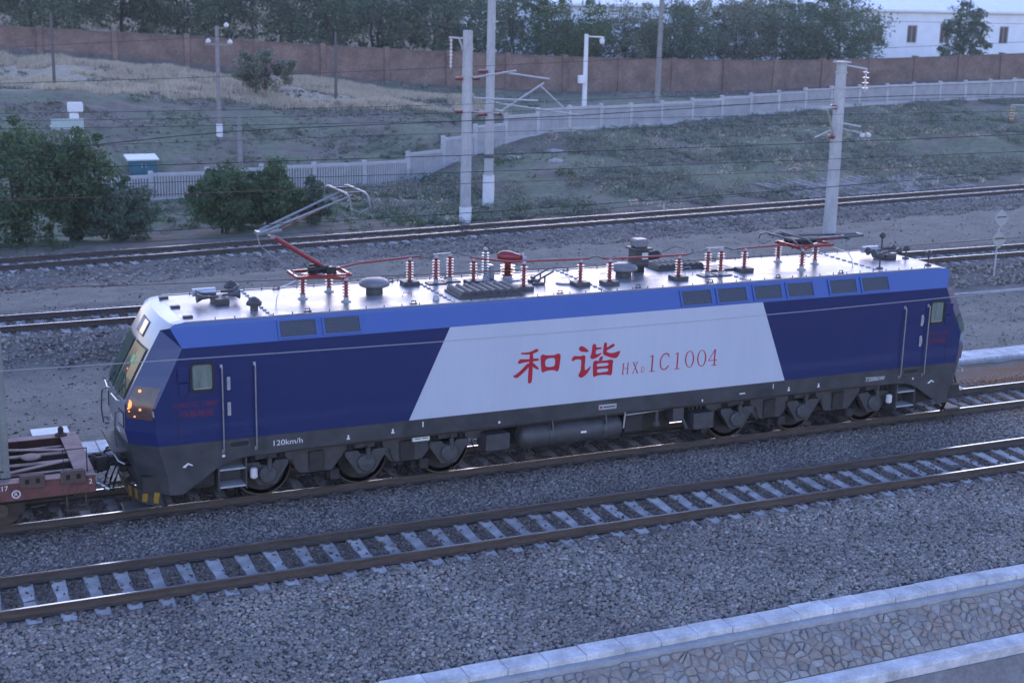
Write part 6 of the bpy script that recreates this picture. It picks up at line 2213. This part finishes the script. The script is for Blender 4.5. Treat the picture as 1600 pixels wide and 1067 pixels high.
# ---- pilots, couplers and hoses at both ends
for s in (-1, 1):
    # plough plate wrapping under the nose
    mb = MB()
    prof = [(s * 10.15, -1.42), (s * 10.55, -1.05), (s * 10.72, -.55), (s * 10.74, .55), (s * 10.55, 1.05), (s * 10.15, 1.42)]
    vs = [(a, b, .56) for a, b in prof] + [(a - s * .10, b * .96, .20) for a, b in prof]
    n = len(prof)
    fs = [(i, i + 1, n + i + 1, n + i) if s < 0 else (i + 1, i, n + i, n + i + 1) for i in range(n - 1)]
    vs += [(a - s * .05, b * .97, .56) for a, b in prof] + [(a - s * .15, b * .93, .20) for a, b in prof]
    fs += [(2 * n + i + 1, 2 * n + i, 3 * n + i, 3 * n + i + 1) for i in range(n - 1)] + [(i, i + 1, 2 * n + i + 1, 2 * n + i) for i in range(n - 1)] + [(n + i, n + i + 1, 3 * n + i + 1, 3 * n + i) for i in range(n - 1)]
    mb.add(vs, fs)
    pl = mb.build('pilot_plough', M_under2, LOCO)
    # hazard stripes proud of the plough
    for i in range(n - 1):
        a, b = Vector((prof[i][0], prof[i][1], 0)), Vector((prof[i + 1][0], prof[i + 1][1], 0))
        L = (b - a).length
        nrm = Vector((s, 0, 0)) if abs(a.y + b.y) < .1 else Vector((s * abs(a.y - b.y), math.copysign(abs(a.x - b.x), a.y + b.y), 0)).normalized()
        k = max(2, int(L / .22))
        for q in range(k):
            t0, t1 = (q + .1) / k, (q + .55) / k
            vs = []
            for t, z in ((t0, .53), (t1, .53), (min(1, t1 + .12 / L), .26), (min(.98, t0 + .12 / L), .26)):
                p = a.lerp(b, t)
                f = (.56 - z) / .36
                vs.append((p.x - s * .10 * f + nrm.x * .004, p.y * (1 - .04 * f) + nrm.y * .004, z))
            mb = MB(); mb.add(vs, [(0, 1, 2, 3)]); mb.build('hazard_stripe', M_yellow, pl)
    mb = MB(); mb.bbox(min(s * 10.35, s * 10.85), max(s * 10.35, s * 10.85), -1.15, -.65, .10, .17, .02); mb.build('rail_guard', M_under2, LOCO)
    mb = MB(); mb.bbox(min(s * 10.35, s * 10.85), max(s * 10.35, s * 10.85), .65, 1.15, .10, .17, .02); mb.build('rail_guard', M_under2, LOCO)
    mb = MB(); mb.box(min(s * 9.6, s * 10.5), max(s * 9.6, s * 10.5), -1.4, 1.4, .56, .90); mb.build('buffer_beam', M_under, LOCO)
    # knuckle coupler
    mb = MB(); mb.bbox(min(s * 10.4, s * 11.0), max(s * 10.4, s * 11.0), -.11, .11, .78, .98, .03)
    mb.bbox(min(s * 10.95, s * 11.25), max(s * 10.95, s * 11.25), -.20, .10, .72, 1.02, .04)
    mb.bbox(min(s * 11.15, s * 11.36), max(s * 11.15, s * 11.36), .02, .18, .72, 1.02, .04)
    mb.bbox(min(s * 10.62, s * 10.78), max(s * 10.62, s * 10.78), -.35, .35, .70, 1.08, .03)
    mb.build('coupler', M_under, LOCO)
    for yy, dx in ((-.42, .12), (-.62, .05), (.42, .12), (.62, .05), (-.8, .0)):
        mb = MB(); mb.tube([(s * 10.62, yy, 1.0), (s * (10.85 + dx), yy, .96), (s * (10.95 + dx), yy + .03, .7), (s * (11.0 + dx), yy + .05, .48), (s * (11.1 + dx), yy + .02, .55)], .028, 7); hs = mb.build('brake_hose', M_rubber, LOCO, smooth=True)
        mb = MB(); mb.lathe((s * (11.07 + dx), yy + .02, .52), [(.03, 0), (.045, .02), (.045, .10), (.03, .12)], 8, ax=(s, 0, .5)); mb.build('hose_coupling', M_chrome, hs)
    # uncoupling rod and front ladder rungs
    mb = MB(); mb.tube([(s * 10.80, -1.15, 1.15), (s * 10.9, -1.0, 1.18), (s * 10.92, .0, 1.2), (s * 10.9, 1.0, 1.18), (s * 10.80, 1.15, 1.15)], .018, 6); mb.build('uncoupling_rod', M_galv, LOCO)
    mb = MB(); mb.bbox(min(s * 10.66, s * 10.95), max(s * 10.66, s * 10.95), -.75, .75, 1.26, 1.30, .01); mb.bar((s * 10.95, -.75, 1.31), (s * 10.95, .75, 1.31), .03, .05)
    mb.build('front_walkway', M_under2, LOCO)
    for yy in (-.9, .9):
        mb = MB(); mb.tube([(s * 10.78, yy, 2.2), (s * 10.9, yy, 2.18), (s * 10.93, yy, 1.75), (s * 10.9, yy, 1.45), (s * 10.78, yy, 1.43)], .016, 6); mb.build('corner_handrail', M_darkmetal, LOCO)
# interior floor so light does not leak through the shell
mb = MB(); mb.box(-9.3, 9.3, -1.4, 1.4, 1.42, 1.48); mb.build('cab_floor', M_under, LOCO)

# ================================================================== container flat wagon
WAG = thing('container_flat_wagon', (-14.0, 0, 0), 'rusty red flat wagon coupled behind the locomotive at far left', 'flat wagon')
M_wag = mat('wagon_red_brown', (0.125, 0.048, 0.042), .75, var=.3, scale=3, fine=.2)
M_wagtop = mat('wagon_deck_brown', (0.30, 0.205, 0.19), .8, var=.25, scale=4, fine=.2)
M_wagdark = mat('wagon_dark', (0.055, 0.04, 0.035), .85, var=.3, scale=4)
XE = -11.42
XB = -24.0
for sy in (-1, 1):
    ya, yb = sorted((sy * 1.46, sy * 1.34))
    mb = MB(); mb.bbox(XB, XE, ya, yb, .74, 1.10, .012); mb.build('side_sill', M_wag, WAG)
    ya, yb = sorted((sy * 1.47, sy * 1.20))
    mb = MB(); mb.bbox(XB, XE, ya, yb, 1.103, 1.125, .006); mb.build('sill_flange', M_wagtop, WAG)
mb = MB(); mb.bbox(XE - .32, XE, -1.335, 1.335, .74, 1.10, .012); mb.build('end_beam', M_wag, WAG)
mb = MB(); mb.bbox(XE - .36, XE + .005, -1.195, 1.195, 1.103, 1.135, .006); mb.build('end_flange', M_wagtop, WAG)
for yy in (-.28, .28):
    mb = MB(); mb.bbox(XB, XE - .33, yy - .02, yy + .02, .70, 1.055, .005); mb.build('centre_sill', MATS['wagon_dark'], WAG)  # dark webs under light flanges: shade between the beams put into the colour
    mb = MB(); mb.bbox(XB, XE - .37, yy - .075, yy + .075, 1.058, 1.085, .005); mb.build('sill_flange', M_wagtop, WAG)
for yy in (-.8, .8):
    mb = MB(); mb.bbox(XB, XE - .33, yy - .012, yy + .012, .90, 1.03, .004); mb.build('stringer', MATS['wagon_dark'], WAG)
    mb = MB(); mb.bbox(XB, XE - .37, yy - .045, yy + .045, 1.033, 1.055, .004); mb.build('stringer_flange', M_wagtop, WAG)
for (xa, ya_, xb, yb_) in ((-11.8, .35, -13.6, .9), (-11.8, -.35, -13.6, -1.05)):
    mb = MB(); mb.bar((xa, ya_, 1.106), (xb, yb_, 1.106), .11, .025); mb.build('diagonal_brace', M_wagtop, WAG)
mb = MB(); mb.lathe((-12.5, 0, 1.09), [(.2, 0.03), (.2, .06), (.12, .075)], 18); mb.build('centre_plate', M_wagtop, WAG)
mb = MB(); mb.bbox(XB, XE - .4, -1.2, 1.2, .60, .68, .02); mb.build('deck_gap_shade', mat('wagon_black', (.012, .010, .010), .9), WAG)  # near-black sheet added under the deck, stands in for shade in the gaps
# container locks on the near sill
for x in (-11.85, -12.62):
    mb = MB(); mb.bbox(x - .24, x + .24, -1.52, -1.475, .98, 1.24, .012); mb.bbox(x - .22, x + .22, -1.47, -1.30, 1.13, 1.22, .01); lk = mb.build('container_lock', mat('wagon_lock_brown', (.085, .055, .046), .8, var=.25, scale=5), WAG)
    mb = MB(); mb.box(x - .14, x - .06, -1.525, -1.521, 1.08, 1.18); mb.box(x + .06, x + .14, -1.525, -1.521, 1.08, 1.18); mb.build('lock_slot', MATS['wagon_black'], lk)
mb = MB(); mb.tube([(-12.0, -1.28, 1.13), (-12.0, -1.28, 1.62), (-11.55, -1.28, 1.62), (-11.55, -1.28, 1.13)], .016, 6); mb.build('grab_rail', M_wagdark, WAG)
mb = MB(); mb.lathe((-11.75, 1.3, 1.13), [(.13, 0), (.13, .03), (.06, .05), (.06, .16), (.02, .2)], 10); mb.build('brake_stand', M_wagdark, WAG)
mb = MB(); mb.bar((-11.98, -1.40, .42), (-11.98, -1.40, .75), .03, .03); mb.bar((-11.62, -1.40, .42), (-11.62, -1.40, .75), .03, .03); mb.bbox(-12.02, -11.58, -1.46, -1.30, .38, .43, .01); mb.build('foot_step', M_wagdark, WAG)
mb = MB(); mb.bbox(-11.42, -10.98, -.11, .11, .78, .98, .03); mb.bbox(-11.3, -11.05, -.1, .22, .72, 1.02, .04); mb.build('coupler', M_wagdark, WAG)
mb = MB(); mb.tube([(-11.4, .5, .8), (-11.2, .48, .6), (-11.05, .45, .5), (-10.98, .44, .56)], .026, 7); mb.build('brake_hose', M_rubber, WAG)
for x in (-13.2, -14.95):
    for sy in (-1, 1):
        mb = MB(); mb.lathe((x, sy * .68, .42), [(.45, 0), (.45, .03), (.42, .045), (.42, .135), (.37, .135), (.20, .09), (.12, .12)], 32, ax=(0, sy, 0)); mb.build('wheel', M_wheel, WAG, smooth=True, auto=35)
        mb = MB(); mb.lathe((x, sy * 1.0, .42), [(.14, 0), (.14, .06), (.05, .08)], 14, ax=(0, sy, 0)); mb.lathe((x, sy * 1.06, .42), [(.03, 0), (.03, .03)], 8, ax=(0, sy, 0)); mb.build('axle_cap', M_railweb, WAG)
for sy in (-1, 1):
    ya, yb = sorted((sy * .93, sy * 1.02))
    mb = MB(); mb.prism_xz([(-15.4, .58), (-12.75, .58), (-12.75, .36), (-13.3, .30), (-13.75, .22), (-14.4, .22), (-14.85, .30), (-15.4, .36)], ya, yb); mb.build('bogie_side_frame', M_wheel, WAG)
text_mesh('wagon_number', '2', -11.55, .93, .10, M_whitelet, parent=WAG, y=-1.463)
text_mesh('wagon_text', 'NX17', -13.42, .97, .10, M_whitelet, parent=WAG, y=-1.463)
mb = MB(); ring_prism(mb, [(-12.93 + .085 * math.cos(k * math.pi / 8), .88 + .085 * math.sin(k * math.pi / 8)) for k in range(16)], [(-12.93 + .065 * math.cos(k * math.pi / 8), .88 + .065 * math.sin(k * math.pi / 8)) for k in range(16)], -1.465, -1.4615); mb.build('ring_mark', M_whitelet, WAG)
text_mesh('wagon_text', 'R', -12.96, .84, .08, M_whitelet, parent=WAG, y=-1.463)

# container standing on the wagon
CON = thing('shipping_container', (-19.1, 0, 1.14), 'grey green shipping container end standing on the flat wagon at the left edge', 'container')
M_con = mat('container_grey_green', (0.175, 0.19, 0.18), .6, var=.15, scale=2, fine=.1)
xr_ = -13.0
Z0c, Z1c = 1.145, 4.06
for sx, x in ((1, xr_), (-1, xr_ - 12.2)):
    for sy in (-1, 1):
        mb = MB(); xa, xb = sorted((x, x - sx * .12)); ya, yb = sorted((sy * 1.22, sy * 1.10)); mb.bbox(xa, xb, ya, yb, Z0c + .12, Z1c - .12, .01); mb.build('corner_post', M_con, CON)
        for z in (Z0c, Z1c - .12):
            mb = MB(); xa, xb = sorted((x + sx * .01, x - sx * .18)); ya, yb = sorted((sy * 1.23, sy * 1.05)); mb.bbox(xa, xb, ya, yb, z, z + .12, .01); mb.build('corner_casting', M_con, CON)
def corrug(x0, x1, yb, sy):
    mb = MB()
    n = int((x1 - x0) / .07)
    vs, fs = [], []
    for k in range(n + 1):
        x = x0 + (x1 - x0) * k / n
        off = .035 if (k // 2) % 2 else 0
        vs += [(x, yb - sy * off, Z0c + .15), (x, yb - sy * off, Z1c - .12)]
    for k in range(n):
        fs.append((2 * k, 2 * k + 2, 2 * k + 3, 2 * k + 1))
    mb.add(vs, fs)
    return mb
for sy in (-1, 1):
    corrug(xr_ - 12.0, xr_ - .12, sy * 1.20, sy).build('side_panel', M_con, CON)
    for z in (Z0c + .02, Z1c - .11):
        mb = MB(); ya, yb = sorted((sy * 1.215, sy * 1.12)); mb.bbox(xr_ - 12.0, xr_ - .18, ya, yb, z, z + .13 if z < 2 else z + .10, .008); mb.build('side_rail', M_con, CON)
mb = MB()
n = 34
vs, fs = [], []
for k in range(n + 1):
    y = -1.1 + 2.2 * k / n
    off = .035 if (k // 2) % 2 else 0
    vs += [(xr_ - .02 - off, y, Z0c + .12), (xr_ - .02 - off, y, Z1c - .1)]
for k in range(n):
    fs.append((2 * k, 2 * k + 2, 2 * k + 3, 2 * k + 1))
mb.add(vs, fs)
mb.build('end_panel', M_con, CON)
mb = MB(); mb.bbox(xr_ - 12.1, xr_ - .05, -1.12, 1.12, Z1c - .06, Z1c - .015, .01); mb.build('roof', M_con, CON)
for z in (Z0c + .01, Z1c - .115):
    mb = MB(); mb.bbox(xr_ - .1, xr_ + .006, -1.045, 1.045, z, z + .11, .008); mb.build('end_rail', M_con, CON)

# ================================================================== evening haze
hz = bpy.data.materials.new('evening_haze')
hz.use_nodes = True
hn, hl = hz.node_tree.nodes, hz.node_tree.links
for nd in list(hn):
    if nd.type == 'BSDF_PRINCIPLED':
        hn.remove(nd)
pv = hn.new('ShaderNodeVolumePrincipled')
pv.inputs['Color'].default_value = (0.92, 0.94, 0.97, 1)
pv.inputs['Density'].default_value = 0.00032
pv.inputs['Anisotropy'].default_value = 0.2
hl.new(pv.outputs[0], hn['Material Output'].inputs['Volume'])
mb = MB()
mb.box(-520, 920, -320, 920, -8.0, 19.0)
o = mb.build('haze', hz)
tag(o, kind='stuff')
SC.cycles.volume_bounces = 0
SC.cycles.volume_step_rate = 10.0
